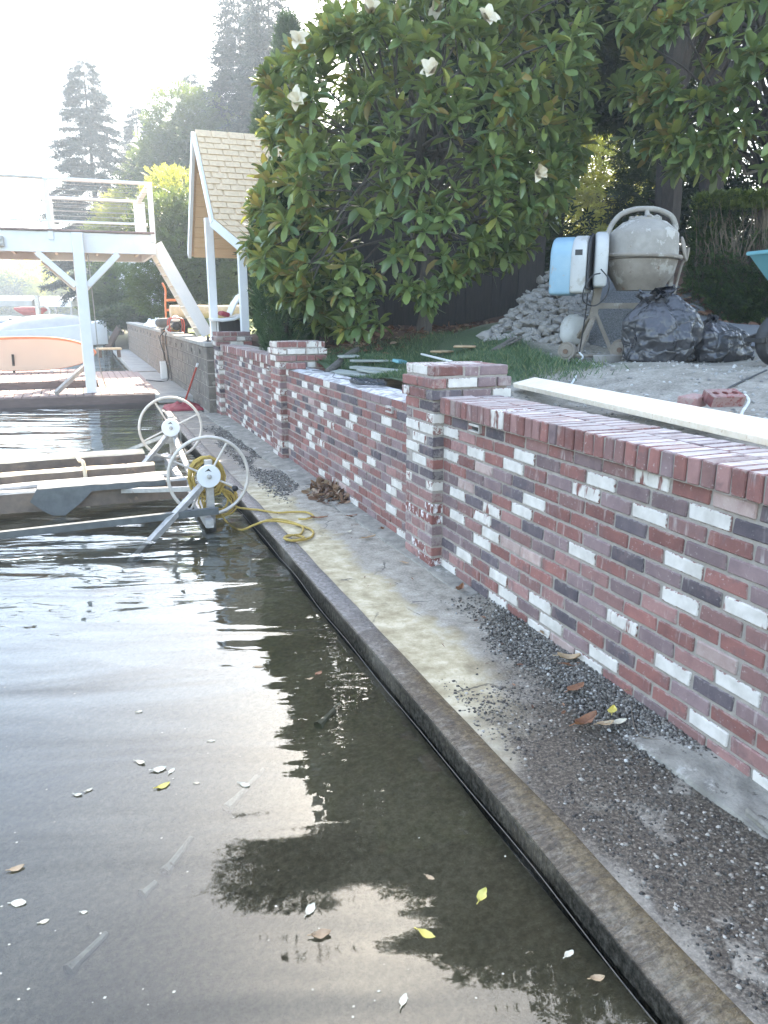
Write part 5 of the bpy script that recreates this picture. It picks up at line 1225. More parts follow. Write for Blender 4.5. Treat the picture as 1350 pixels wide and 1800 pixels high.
# ------------------------------------------------------------------ odds and ends on the lawn
def flat(name, label, cat, u, v, d, dims, rz, mat, tilt=(0, 0), group=None, bev=.004):
    p_ = far(u, v, d); o = MB().box((0, 0, dims[2]/2), dims).build(name, M[mat], bevel=bev); o.location = (p_.x, p_.y, gz(p_.x, p_.y)+.035); o.rotation_euler = (tilt[0], tilt[1], rz); return tag(o, label, cat, group)
flat('plank', 'wide grey weathered plank on the lawn, nearest to the wire tangle', 'plank', 636, 632, 7.3, (.62, .17, .025), R(-52), 'wood_grey', (.06, .05))
flat('plank', 'narrow grey plank with split end leaning over the wide one on the lawn', 'plank', 668, 630, 7.2, (.5, .10, .02), R(-60), 'wood_grey', (.04, .08))
flat('plank', 'long thin grey plank pointing at the near pillar top', 'plank', 690, 627, 7.2, (.95, .10, .025), R(-58), 'wood_grey', (.0, .02))
flat('plank', 'short grey offcut crossing behind the wide plank', 'plank', 652, 618, 7.7, (.42, .10, .02), R(8), 'wood_grey', (0, .03))
flat('plank', 'small grey offcut beside the dark log', 'plank', 613, 616, 7.9, (.22, .09, .02), R(15), 'wood_grey', (.1, 0))
flat('flagstone', 'left one of two flat tan stones on the lawn', 'flagstone', 777, 609, 7.8, (.19, .16, .02), R(20), 'dry_tan', bev=.008)
flat('flagstone', 'right one of two flat tan stones, next to the stone heap', 'flagstone', 817, 610, 7.7, (.22, .17, .02), R(-30), 'dry_tan', bev=.008)
flat('rag', 'small light blue and white crumpled wrapper on the lawn', 'wrapper', 702, 615, 7.6, (.14, .08, .03), R(30), 'turq', (.2, .1))
a, b = far(575, 618, 7.5), far(628, 602, 8.5); a.z = gz(a.x, a.y)+.06; b.z = gz(b.x, b.y)+.07
tag(MB().tube([a, a.lerp(b, .5)+Vector((0, 0, .01)), b], [.035, .038, .03], 8).build('log', M['bark_grey'], smooth=True), 'dark grey branch log lying behind the middle pillar', 'log')
a, b = far(741, 606, 7.9), far(794, 636, 6.6); a.z = gz(a.x, a.y)+.05; b.z = gz(b.x, b.y)+.06
tag(MB().tube([a, b], .011, 6).build('stake', M['white_plain']), 'thin white stake lying on the lawn behind the near pillar', 'stake')
for i, (u0, v0, u1, v1) in enumerate(((868, 622, 905, 611), (872, 628, 915, 618), (862, 632, 900, 626))):
    a, b = far(u0, v0, 7.2), far(u1, v1, 7.6); a.z = gz(a.x, a.y)+.04; b.z = gz(b.x, b.y)+.07
    tag(MB().tube([a, b], .012, 6).build('stick', M['bark_grey']), ['longest weathered stick at the foot of the stone heap', 'middle weathered stick at the foot of the stone heap, slightly raised', 'shortest weathered stick at the foot of the stone heap'][i], 'stick')
# ------------------------------------------------------------------ vegetation
LEAF_V = [(0, 0, 0), (-.14, .30, .05), (0, .33, -.01), (.14, .30, .05), (-.19, .66, .03), (0, .68, -.03), (.19, .66, .03), (-.10, .91, -.03), (.10, .91, -.03), (0, 1, -.09)]
LEAF_F = [(0, 2, 1), (0, 3, 2), (1, 2, 5, 4), (2, 3, 6, 5), (4, 5, 9, 7), (5, 6, 8, 9)]
def limb(mb, a, b, r0, r1, n=5, wob=.12, m=0):
    a, b = Vector(a), Vector(b); L = (b-a).length; pts = []
    for k in range(n+1):
        u = k/n; p = a.lerp(b, u)+Vector((rng.uniform(-1, 1), rng.uniform(-1, 1), rng.uniform(-.5, 1)))*L*wob*.3*math.sin(math.pi*u); pts.append(p)
    mb.tube(pts, [r0+(r1-r0)*k/n for k in range(n+1)], 7, m); return pts
def magnolia(label, base, cen, rad, nros, nleafparts, flowers, seed, lsize=.19, low=-.75, SHR=0):
    q = np.random.default_rng(seed); cen = Vector(cen)
    t_ = thing('magnolia_tree', label, 'magnolia', base); bo = Vector(base)
    mb = MB(); limb(mb, Vector((0, 0, -.15)), Vector((.05, .02, .55*(cen.z-bo.z))), .105, .075, 5, .1)
    fork = Vector((.05, .02, .5*(cen.z-bo.z)))
    limb(mb, fork, cen-bo+Vector((0, 0, rad[2]*.75)), .075, .015, 6, .25)
    P = []; A = []
    while len(P) < nros:
        d = q.normal(size=3); d /= np.linalg.norm(d)
        if d[2] < low: continue
        # camera side and top carry most of the foliage one can see
        if d[1]*FWD.y + d[0]*FWD.x > .55 and q.random() < .75: continue
        lump = 1 + .30*noise.noise(Vector(d)*2.3+Vector((seed, 0, 0))) + .10*noise.noise(Vector(d)*5+Vector((0, seed, 0)))
        sh_ = 1 if q.random() < .8 else q.uniform(.6, .92)
        sq = (abs(d[0])**3+abs(d[1])**3+abs(d[2])**3)**(-1/3)*.92
        p = np.array(cen) + d*np.array(rad)*lump*sh_*min(sq, 1.12)
        if p[2] < gz(p[0], p[1])+.35: continue
        p[2] += SHR*float((p[:2]-np.array(cen)[:2])@np.array([RGT.x, RGT.y]))
        P.append(p); a = d*np.array([1, 1, .5]) + np.array([0, 0, .62]) - np.array([FWD.x, FWD.y, 0])*.35 + q.normal(size=3)*.2; A.append(a/np.linalg.norm(a))
    P = np.array(P); A = np.array(A)
    for k in q.choice(len(P), min(90, len(P)), replace=False):
        e = Vector(P[k])-bo-Vector(A[k])*.05; s_ = fork.lerp(cen-bo+Vector((0, 0, rad[2]*.4)), q.random()); limb(mb, s_, e, .022, .006, 4, .3)
    mb.build('trunk', M['bark_grey'], t_, smooth=True)
    Lp = []; Ld = []; Lt = []; Ls = []; Lr = []
    for p, a in zip(P, A):
        n = q.integers(11, 17); old = q.random(); ph = q.random()*6.28
        u = np.cross(a, [0.3, .2, 1]); u /= np.linalg.norm(u); v = np.cross(a, u)
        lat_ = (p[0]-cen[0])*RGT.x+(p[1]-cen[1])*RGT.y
        new = q.random() < (.62 if lat_ < -.62*rad[0] else .30 if p[2] > cen[2] else .15)  # left-edge rosettes yellowed more often, painting sunlight into the leaf tint
        for k in range(n):
            f = k/n; el = R(75)-f*R(105)+q.normal()*.12; az = ph+k*2.4
            dr_ = a*math.sin(el)+(u*math.cos(az)+v*math.sin(az))*math.cos(el); dr_ = dr_+np.array([0, 0, -.22*f])
            Lp.append(p - a*.10*f); Ld.append(dr_); Ls.append(lsize*q.uniform(.72, 1.12)*(.72 if f < .18 else 1))
            tn = q.uniform(.08, .62) ** 1.0
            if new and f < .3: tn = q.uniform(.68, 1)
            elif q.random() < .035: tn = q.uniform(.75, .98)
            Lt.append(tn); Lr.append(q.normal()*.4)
    Lp, Ld, Lt, Ls, Lr = map(np.array, (Lp, Ld, Lt, Ls, Lr))
    Mx = rotset(Ld, Lr, np.stack([Ls*q.uniform(.8, 1.25, len(Ls)), Ls, Ls*q.uniform(-.8, 3.4, len(Ls))], 1))
    Pc = Lp+Ld*Ls[:, None]*.5; dist = np.linalg.norm(Pc-np.array(CAM), axis=1)
    nz = Mx[:, :, 2]/np.linalg.norm(Mx[:, :, 2], axis=1)[:, None]; vw = (np.array(CAM)-Pc)/dist[:, None]
    show = np.abs((nz*vw).sum(1))*Ls/dist**1.5; order = np.argsort(-show)[:nleafparts]; rest = np.setdiff1d(np.arange(len(Lp)), order)
    lm = []
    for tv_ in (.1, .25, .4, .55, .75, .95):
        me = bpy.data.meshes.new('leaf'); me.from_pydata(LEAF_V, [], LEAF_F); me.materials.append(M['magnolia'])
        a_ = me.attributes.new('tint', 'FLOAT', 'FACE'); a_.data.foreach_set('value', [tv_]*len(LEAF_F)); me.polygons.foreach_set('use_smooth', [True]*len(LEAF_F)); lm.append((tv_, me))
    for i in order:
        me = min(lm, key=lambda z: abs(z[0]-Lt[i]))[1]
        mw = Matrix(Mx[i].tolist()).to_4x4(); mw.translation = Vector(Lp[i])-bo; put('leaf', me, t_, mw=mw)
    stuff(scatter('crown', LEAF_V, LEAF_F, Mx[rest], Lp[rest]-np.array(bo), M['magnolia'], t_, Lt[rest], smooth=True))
    # blossoms
    fr_ = np.argsort(-((P-np.array(cen))@(-np.array(FWD))+q.random(len(P))*1.2))
    for k in range(flowers):
        p = Vector(P[fr_[(k*7+3) % max(1, min(120, len(fr_)))]])+Vector(A[fr_[(k*7+3) % max(1, min(120, len(fr_)))]])*.13-bo
        mb = MB(); old = k % 3 == 2
        ax = Vector(A[fr_[(k*7+3) % max(1, min(120, len(fr_)))]])-FWD*.5; ax.normalize(); qa = ax.to_track_quat('Z', 'Y').to_matrix()
        for j in range(6):
            a = j*1.05+q.random()*.6; op = q.uniform(.35, 1.35)*q.uniform(.8, 1.2) if not old else q.uniform(.3, 1.7); Lq = .125*q.uniform(.8, 1.15); vs = []
            for r_ in range(5):
                f = r_/4; w_ = .047*math.sin(math.pi*(.12+.80*f))**.8*(1 if not old else .7); th = op*(.25+.75*f); cx_ = Lq*f*math.sin(th); cz_ = Lq*f*math.cos(th)
                for c_ in (-1, 0, 1): vs.append(p + qa @ (Euler((0, 0, a)).to_matrix() @ Vector((cx_-abs(c_)*.012, c_*w_, cz_+abs(c_)*.012))))
            mb.add(vs, [(3*r_+c_, 3*r_+c_+1, 3*r_+c_+4, 3*r_+c_+3) for r_ in range(4) for c_ in (0, 1)])
        mb.build('flower', M['petal_old' if old else 'petal'], t_, smooth=True)
    return t_
mg = far(745, 582, 9.6); mg.z = gz(mg.x, mg.y)
c_ = far(733, 268, 9.35)
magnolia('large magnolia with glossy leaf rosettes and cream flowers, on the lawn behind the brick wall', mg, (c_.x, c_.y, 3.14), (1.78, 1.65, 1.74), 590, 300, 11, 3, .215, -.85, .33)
c_ = far(1330, 165, 8.4); b_ = far(1330, 480, 9.3); b_.z = gz(b_.x, b_.y)
magnolia('second magnolia overhanging the clipped hedge at the upper right', b_, (c_.x, c_.y, c_.z+.5), (1.25, 1.2, 1.25), 270, 200, 4, 8, .21, -.95)

SPR_V = []; SPR_F = []       # small twig of pointed leaves
for k in range(6):
    a = (k-2.5)*.42; y0 = .12+.11*k; s = 1 if k % 2 else -1; L_ = .42
    dx, dy = s*L_*.72, L_*.55; b = len(SPR_V); SPR_V += [(0, y0, 0), (dx*.5-.07*s*0, dy*.5+y0+.08, .05), (dx, y0+dy, -.04), (dx*.5+.02*s, y0+dy*.5-.09, .05)]; SPR_F += [(b, b+1, b+2, b+3)]
b = len(SPR_V); SPR_V += [(-.08, .7, .02), (0, 1.15, -.05), (.08, .7, .02)]; SPR_F += [(b, b+2, b+1)]
NDL_V = []; NDL_F = []       # needled twig: fan of slivers
for k in range(9):
    y0 = .08+.10*k; s = 1 if k % 2 else -1; b = len(NDL_V); L_ = .36*(1-.05*k)
    NDL_V += [(0, y0-.05, 0), (s*L_*.8, y0+L_*.45, -.06+.05*(k % 3)), (0, y0+.06, .02)]; NDL_F += [(b, b+1, b+2)]
b = len(NDL_V); NDL_V += [(-.05, .8, 0), (.05, .8, 0), (0, 1.2, -.05)]; NDL_F += [(b, b+1, b+2)]
def bushy(name, label, cat, base, clumps, n, size, mat, seed, trunk_r=.1, group=None, sv=SPR_V, sf=SPR_F, droop=0, shell=.55, limbs=26, stems=1):
    """crown of leaf sprays filling several lumps: clumps = [(centre, radii)] relative to the base"""
    q = np.random.default_rng(seed); t_ = thing(name, label, cat, base, 0, group)
    vol = np.array([r[0]*r[1]*r[2] for _, r in clumps])**.67; vol /= vol.sum(); P = []; D = []
    for (c, r), f in zip(clumps, vol):
        k = int(n*f); d = q.normal(size=(k, 3)); d /= np.linalg.norm(d, axis=1)[:, None]
        rr = 1-(1-shell)*q.random(k)**1.6
        lump = np.array([1+.30*noise.noise(Vector(x)*2.1+Vector((seed*3.1, c[2], 0)))+.16*noise.noise(Vector(x)*5.3+Vector((0, seed, c[0]))) for x in d])
        P.append(np.array(c)+d*np.array(r)*(rr*lump)[:, None]); D.append(d*np.array([1, 1, .55])+np.array([0, 0, .18-droop])+q.normal(size=(k, 3))*.45)
    P = np.concatenate(P); D = np.concatenate(D); N = len(P)
    tn = np.clip(.45+.28*np.array([noise.noise(Vector(p)*1.7) for p in P])*1.6+q.normal(size=N)*.16, 0, 1)
    mb = MB(); top = max(c[2] for c, r in clumps)
    for s_ in range(stems):
        o_ = Vector((q.normal()*.12, q.normal()*.12, 0))*(stems > 1); pts = limb(mb, o_+Vector((0, 0, -.3)), o_+Vector((q.normal()*.1, q.normal()*.1, top)), trunk_r, trunk_r*.3, 7, .08)
    for k in range(limbs):
        c, r = clumps[q.integers(len(clumps))]; e = Vector(P[q.integers(N)]); st_ = Vector((0, 0, max(.2, min(e.z, top)*q.uniform(.45, .9)))); limb(mb, st_, e*.94+st_*.06, trunk_r*.3, trunk_r*.06, 4, .25)
    mb.build('trunk', M['bark'], t_, smooth=True)
    scatter('crown', sv, sf, rotset(D, q.normal(size=N)*.6, size*(.7+.6*q.random(N))), P, M[mat], t_, tn)
    return t_
def rel(b, lst): return [((Vector(c)-Vector(b))[:], r) for c, r in lst]
def gbase(u, v, d): p = far(u, v, d); p.z = gz(p.x, p.y); return p
# dark tall trees standing behind the magnolia; they shade the wall and mirror in the water
def talltree(label, u, d, H_, W_, n, seed, mat='cedar_leaf', lo=.22, size=.34, sv=SPR_V, sf=SPR_F, lean=(0, 0), cat='tree', name='dark_tree', droop=.35):
    b = gbase(u, 500, d); q = random.Random(seed); cl_ = []
    for k in range(9):
        f = lo+(1-lo)*(k+.5)/9; w_ = W_*(math.sin(math.pi*min(1, (1-f)*.85+.12)))**.7
        for j in range(2 if f < .8 else 1):
            a = q.random()*6.28; cl_.append(((w_*.45*math.cos(a)+lean[0]*f, w_*.45*math.sin(a)+lean[1]*f, H_*f), (w_*.75, w_*.75, H_*.10)))
    return bushy(name, label, cat, b, cl_, n, size, mat, seed, .22, 'tall dark trees behind the magnolia', sv, sf, droop, .35, 34)
talltree('tall dark tree right behind the magnolia crown', 830, 15.5, 11.2, 2.4, 9500, 21)
talltree('tallest dark tree, behind the gap between the magnolia and the hedge', 905, 17.0, 12.6, 3.0, 11000, 22, lo=.40)
talltree('broad dark tree over the mixer with low hanging branches', 1160, 12.4, 9.6, 2.8, 9500, 23, lo=.42)
talltree('dark tree behind the clipped hedge', 1235, 14.0, 10.5, 2.6, 8500, 24, lo=.40)
talltree('dark tree at the right edge above the wheelbarrow', 1430, 13.0, 10.5, 2.6, 7000, 25, lo=.42)
talltree('lower dark tree behind the left side of the magnolia', 660, 16.5, 4.6, 1.5, 4000, 26)
b = gbase(960, 500, 16.2); tp_ = [(u, far(u, 0, 16.2)) for u in (395, 480, 570, 660, 750, 840, 930, 1010)]
bushy('tall_pine', 'very tall pine rising out of the picture, high crown leaning over the magnolia', 'pine', b, rel(b, [(Vector((p.x, p.y, 11.9+.5*math.sin(i*1.7)-.12*i)), (1.25, 1.1, .55+.05*i)) for i, (u, p) in enumerate(tp_)]), 9000, .34, 'conifer', 27, .26, 'tall dark trees behind the magnolia', NDL_V, NDL_F, .2, .3, 30)
b = gbase(1150, 480, 19.5); bushy('dark_tree', 'shadowy tree filling the gap between the two magnolias high above the mixer', 'tree', b, rel(b, [(far(1045, 60, 18.5), (1.5, 1.2, .9)), (far(1020, 165, 18.5), (.9, .8, .55)), (far(1085, 150, 18.5), (1.2, 1, .8)), (far(1150, 120, 18.5), (1.3, 1, 1.1)), (far(1000, -40, 18.5), (1.4, 1, .9)), (far(1180, 240, 18.5), (1.2, 1, .8))]), 7500, .34, 'cedar_leaf', 28, .14, 'tall dark trees behind the magnolia', droop=.3, limbs=9)
# tall clipped conifers
def column(label, base, H_, W_, n, seed, size=.13, mat='arbor', group='arborvitae columns', name='arborvitae', D_=None):
    q = np.random.default_rng(seed); t_ = thing(name, label, 'arborvitae', base, 0, group)
    z = q.random(n)**.9; a = q.random(n)*6.28; prof = np.minimum(1, (1-z)*3.2)**.55*np.minimum(1, .75+z*1.5)
    rr = (.72+.28*q.random(n)**.5)*prof; lump = np.array([1+.20*noise.noise(Vector((math.cos(x)*1.5, math.sin(x)*1.5, y*H_*1.2+seed))) for x, y in zip(a, z)])
    P = np.stack([np.cos(a)*rr*lump*W_, np.sin(a)*rr*lump*(D_ or W_), z*H_], 1); D = np.stack([np.cos(a)*.7, np.sin(a)*.7, np.full(n, .9)], 1)+q.normal(size=(n, 3))*.25
    tn = np.clip(.45+.4*np.array([noise.noise(Vector(p)*2.2) for p in P])+q.normal(size=n)*.15, 0, 1)
    mb = MB(); limb(mb, (0, 0, -.2), (0, 0, H_*.92), .09, .02, 6, .04)
    for k in range(16): i = q.integers(n); e = Vector(P[i]); limb(mb, (0, 0, e.z*.75), e*.9, .015, .004, 3, .1)
    mb.build('trunk', M['bark'], t_, smooth=True)
    scatter('crown', NDL_V, NDL_F, rotset(D, q.normal(size=n)*.8, size*(.7+.7*q.random(n))), P, M[mat], t_, tn); return t_
column('clipped bright green arborvitae at the left foot of the magnolia, behind the middle pillar', gbase(502, 575, 10.0), 2.3, .36, 5200, 31, .10)
column('second arborvitae half hidden under the magnolia, right of the clipped one', gbase(545, 580, 10.9), 2.1, .5, 4600, 34, .11)
column('tall slim arborvitae rising above the shelter roof', gbase(476, 420, 15), 3.9, .38, 6000, 32, .14)
column('taller arborvitae between the slim one and the magnolia top', gbase(518, 420, 18.5), 6.3, .5, 7000, 33, .18)
# wooden fence in the shade under the magnolia
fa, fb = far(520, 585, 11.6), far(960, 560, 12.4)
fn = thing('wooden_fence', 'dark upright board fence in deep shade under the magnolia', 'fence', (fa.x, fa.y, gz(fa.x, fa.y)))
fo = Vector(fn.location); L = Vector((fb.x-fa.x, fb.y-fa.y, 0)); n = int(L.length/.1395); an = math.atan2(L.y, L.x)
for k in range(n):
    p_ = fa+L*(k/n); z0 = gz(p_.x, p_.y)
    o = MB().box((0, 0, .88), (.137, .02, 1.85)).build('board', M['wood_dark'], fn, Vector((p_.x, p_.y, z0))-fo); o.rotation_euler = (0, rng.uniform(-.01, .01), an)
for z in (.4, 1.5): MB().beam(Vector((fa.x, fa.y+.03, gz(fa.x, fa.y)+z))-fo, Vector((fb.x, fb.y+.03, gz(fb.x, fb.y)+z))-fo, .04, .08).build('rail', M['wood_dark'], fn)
# clipped hedge with bare twiggy face
ha, hb_2 = far(1208, 470, 9.5), far(1420, 560, 8.6); hz = (gz(ha.x, ha.y)+gz(hb_2.x, hb_2.y))/2-.15
hg = thing('clipped_hedge', 'flat topped clipped hedge with a bare twiggy face, beside the mixer path', 'hedge', (ha.x, ha.y, hz))
hd_ = Vector((hb_2.x-ha.x, hb_2.y-ha.y, 0)); hl = hd_.length; hd_.normalize(); hn = Vector((-hd_.y, hd_.x, 0))
if hn.dot(FWD) < 0: hn = -hn
zt_ = far(1300, 345, 9.2).z-hz; P = []; D = []; T = []
for k in range(24000):
    u = rng.random()*hl; w_ = rng.random()*.95; z = rng.random(); f = rng.random()
    if f < .42: z_ = zt_-rng.random()**2*.14+.03*noise.noise(Vector((u*2, w_*2, 0)))
    elif f < .62: u = rng.random()**2*.30; z_ = z*zt_
    elif f < .80: z_ = .12+(z**1.2)*.85*zt_; w_ = .06+rng.random()*.4
    else: z_ = z**2*.55*zt_; w_ = -.12+rng.random()*.25
    if f > .62 and noise.noise(Vector((u*3.2, z_*3.2, 4))) < (-.02 if z_ > .45*zt_ else -.4): continue
    p_ = hd_*u+hn*w_; P.append((p_.x, p_.y, z_)); d_ = (Vector((0, 0, 1)) if f < .42 else -hn*.8+Vector((0, 0, .5)))+Vector((rng.gauss(0, .5), rng.gauss(0, .5), rng.gauss(0, .4))); D.append(d_[:]); T.append(min(1, max(0, (.88 if f < .42 else .35)+rng.gauss(0, .16))))  # top sprays tinted lighter, painting light from above into their colour
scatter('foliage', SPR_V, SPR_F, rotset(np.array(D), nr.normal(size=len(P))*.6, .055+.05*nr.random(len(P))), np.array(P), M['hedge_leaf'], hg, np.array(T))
mb = MB()
for k in range(210):
    u = rng.random()*hl; a = hd_*u+hn*rng.uniform(.0, .35)+Vector((0, 0, rng.uniform(.05, .5)*zt_)); b = a+hd_*rng.uniform(-.25, .25)+hn*rng.uniform(-.15, .1)+Vector((0, 0, rng.uniform(.25, .65)*zt_))
    if b.z > zt_-.04: b.z = zt_-.04
    limb(mb, a, b, .0055, .0025, 3, .35)
for k in range(9):
    u = (k+.5)/9*hl; a = hd_*u+hn*.4; limb(mb, a, a+hd_*rng.uniform(-.3, .3)+hn*rng.uniform(-.3, .2)+Vector((0, 0, zt_*.7)), .03, .012, 4, .3)
stuff(mb.build('twigs', M['twig'], hg, smooth=True))
lp = []; n = 420
for k in range(n): u = rng.random()*hl*.8-.1; p_ = Vector((ha.x, ha.y, 0))+hd_*u-hn*(rng.random()**1.5*.42-.05); lp.append((p_.x, p_.y, tz(p_.x, p_.y)+.035))
dl_ = leafmat('leaf_litter', [(0, (.08, .045, .03)), (.5, (.18, .085, .05)), (.85, (.27, .14, .08)), (1, (.36, .27, .19))], .7, .1)
M['litter'] = dl_
stuff(scatter('leaf_litter', LEAF_V, LEAF_F, rotset(rdir(n)*np.array([1, 1, .25]), nr.normal(size=n)*.8, .06+.06*nr.random(n)), np.array(lp), dl_, tint=nr.random(n)))
lp = []; n = 900
for k in range(n): x = rng.uniform(.6, 3.4); y = rng.uniform(3.9, 6.3); lp.append((x, y, tz(x, y)+.02))
stuff(scatter('leaf_litter', LEAF_V, LEAF_F, rotset(rdir(n)*np.array([1, 1, .25]), nr.normal(size=n)*.8, .06+.07*nr.random(n)), np.array(lp), dl_, tint=nr.random(n)))
tp = Vector((ha.x, ha.y, hz+zt_))
lp = [tp+hd_*rng.uniform(.05, .7)+hn*rng.uniform(.35, .7)+Vector((0, 0, .02+rng.random()*.05)) for k in range(90)]
stuff(scatter('leaf_litter', LEAF_V, LEAF_F, rotset(rdir(90)*np.array([1, 1, .4]), nr.normal(size=90), .07+.05*nr.random(90)), np.array(lp), dl_, tint=.3+.6*nr.random(90)))
b = gbase(740, 560, 13.4); bushy('dark_hedge', 'dense dark hedge behind the shaded board fence', 'hedge', b, rel(b, [(far(u, 520, 13.4)+Vector((0, 0, .3)), (.95, .6, 1.25)) for u in (540, 620, 700, 780, 860, 930)]), 6500, .26, 'cedar_leaf', 46, .06, None, limbs=10)
b = gbase(1160, 480, 14.5); bushy('dark_shrub', 'dark shrub in shade behind the mixer, left of the clipped hedge', 'shrub', b, rel(b, [(far(1165, 430, 14.5), (.95, .8, 1.1)), (far(1150, 340, 14.8), (.7, .7, .9)), (far(1230, 420, 15), (1.0, .8, 1.2)), (far(1310, 380, 15), (1.1, .8, 1.4)), (far(1390, 380, 15), (1.1, .8, 1.4))]), 6000, .24, 'cedar_leaf', 47, .08, None, limbs=12)
# sunlit bush seen through the gap under the dark trees
b = gbase(1045, 470, 23); bushy('sunlit_bush', 'bright yellow green sunlit bush seen through the gap behind the mixer', 'bush', b, rel(b, [(far(1045, 320, 23), (1.5, 1.3, 1.5)), (far(1000, 390, 23), (1.4, 1.2, 1.4)), (far(1090, 380, 23.5), (1.2, 1.0, 1.4)), (far(1005, 230, 24), (1.2, .9, 1.0))]), 7000, .27, 'light_leaf', 41, .09, None, SPR_V, SPR_F, .2, .5, 14)
# shrubs along the far shore walk, left of the shelter
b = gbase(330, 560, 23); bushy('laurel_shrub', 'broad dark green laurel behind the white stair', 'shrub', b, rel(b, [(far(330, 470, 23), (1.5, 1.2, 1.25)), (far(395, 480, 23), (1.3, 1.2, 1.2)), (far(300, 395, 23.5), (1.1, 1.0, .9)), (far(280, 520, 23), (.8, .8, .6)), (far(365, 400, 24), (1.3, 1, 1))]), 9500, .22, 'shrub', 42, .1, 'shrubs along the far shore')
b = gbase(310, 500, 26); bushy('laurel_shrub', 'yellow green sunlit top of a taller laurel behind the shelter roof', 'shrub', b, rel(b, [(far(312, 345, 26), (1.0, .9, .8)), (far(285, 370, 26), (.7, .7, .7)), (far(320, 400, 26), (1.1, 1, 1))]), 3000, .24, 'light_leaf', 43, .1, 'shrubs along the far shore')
b = gbase(205, 575, 33); bushy('laurel_shrub', 'dark rounded shrub right of the deck post', 'shrub', b, rel(b, [(far(205, 510, 33), (1.1, 1.0, 1.1)), (far(190, 545, 33), (1.0, .9, .8)), (far(225, 550, 33), (.9, .9, .6))]), 3600, .26, 'shrub', 44, .1, 'shrubs along the far shore')
b = gbase(245, 570, 30); bushy('laurel_shrub', 'low purplish shrub below the white garage wall', 'shrub', b, rel(b, [(far(225, 555, 30), (1.1, .8, .4)), (far(262, 560, 30), (1.0, .8, .4))]), 1500, .2, 'cedar_leaf', 45, .06, 'shrubs along the far shore')
# neighbour's white garage
p_ = far(262, 530, 38); gr = thing('garage', 'white clapboard garage with a grey pitched roof behind the shrubs', 'garage', (p_.x, p_.y, p_.z-.6), -YAW+R(10))
for k in range(12): MB().box((0, -.02, .12+k*.2), (2.2, 3.0-.02*(k % 2), .196)).build('siding_board', M['white_plain'], gr)
MB().box((0, 0, 2.50), (2.6, 3.5, .12), (R(-5), 0, 0)).build('roof', M['roof_grey'], gr)
# conifers at the far left
def conifer_proto(name, label, base, H_, W_, nb, seed, per=230, group='tall conifers beyond the dock', mat='conifer', size=.5, bare=.12):
    q = np.random.default_rng(seed); t_ = thing(name, label, 'conifer', base, 0, group); P = []; D = []; mb = MB()
    mb.tube([(0, 0, -.4), (0, 0, H_*.5), (0, 0, H_)], [H_*.016, H_*.010, .02], 7)
    for k in range(nb):
        f = bare+(1-bare)*(k/nb)**1.05; z0 = H_*f; L_ = W_*(1-f)**.78*q.uniform(.62, 1.12)+.12; az = k*2.399+q.normal()*.3
        d = np.array([math.cos(az), math.sin(az), 0]); dr_ = q.uniform(.15, .42)
        pts = [np.array([0, 0, z0])+d*L_*u+np.array([0, 0, L_*(.30*u*(1-u)*1.2 - dr_*u*u + .16*u**4)]) for u in np.linspace(0, 1, 5)]
        if L_ > .5: mb.tube([Vector(x) for x in pts], [.03*L_/W_+.012, .02*L_/W_+.01, .012, .008, .004], 5)
        n = max(5, int(per*L_/W_)); u = .15+.85*q.random(n)**.8
        pp = np.array([0, 0, z0])+d*L_*u[:, None]+np.stack([np.zeros(n), np.zeros(n), L_*(.36*u*(1-u)-dr_*u*u+.16*u**4)], 1)
        side = np.cross(d, [0, 0, 1]); sd_ = q.choice([-1, 1], n); pp += side*(sd_*q.random(n)*.16*L_*(1.1-u))[:, None]
        P.append(pp); D.append(d*.8+side*(sd_*.7)[:, None]+np.array([0, 0, -.25])+q.normal(size=(n, 3))*.25)
    P = np.concatenate(P); D = np.concatenate(D); n = len(P)
    mb.build('trunk', M['bark'], t_, smooth=True)
    scatter('crown', NDL_V, NDL_F, rotset(D, q.normal(size=n)*.7, size*(.6+.7*q.random(n))), P, M[mat], t_, np.clip(.5+q.normal(size=n)*.22, 0, 1)); return t_
def cone_at(label, u, vtop, d, W_, nb, seed, **k):
    u = 675+(u-675)*(6050-560)/(6050-vtop)       # a plumb trunk under that treetop
    b = far(u, 560, d); b.z = gz(b.x, b.y)-.3; zt = far(u, vtop, d).z; return conifer_proto('conifer_tree', label, b, zt-b.z, W_, nb, seed, **k)
cone_at('tall full conifer at the left, seen through the deck railing', 145, 100, 48, 4.0, 150, 51, size=.62)
cone_at('narrow shorter conifer just right of the tall left one', 238, 185, 55, 2.6, 120, 52, size=.58)
cone_at('pointed conifer top behind the leafy tree', 335, 122, 52, 3.0, 110, 53, size=.6)
cone_at('big conifer above the shelter, cut by the top of the picture', 418, -20, 44, 4.6, 160, 54, size=.8, per=170)
cone_at('dense conifer behind the slim arborvitae, rising out of the frame', 470, -40, 40, 3.4, 130, 55, size=.75, per=170)
cone_at('spindly conifer between the two left conifers, lower than both', 200, 330, 60, 2.4, 70, 56, size=.6)
b = far(325, 560, 42); b.z = 1.5; bushy('leafy_tree', 'light green leafy tree left of the shelter roof peak', 'tree', b, rel(b, [(far(325, 215, 42), (1.9, 1.6, 1.5)), (far(350, 270, 42), (2.2, 1.8, 1.8)), (far(300, 300, 42), (1.7, 1.5, 1.6)), (far(330, 360, 42), (2.4, 1.8, 1.8))]), 6500, .42, 'shrub', 61, .22)
b = far(290, 560, 45); b.z = 1.5; bushy('purple_tree', 'dull purple brown leafed tree under the narrow conifer', 'tree', b, rel(b, [(far(290, 300, 45), (1.6, 1.4, 1.3)), (far(265, 330, 45), (1.5, 1.3, 1.3))]), 1800, .4, 'cedar_leaf', 62, .16)
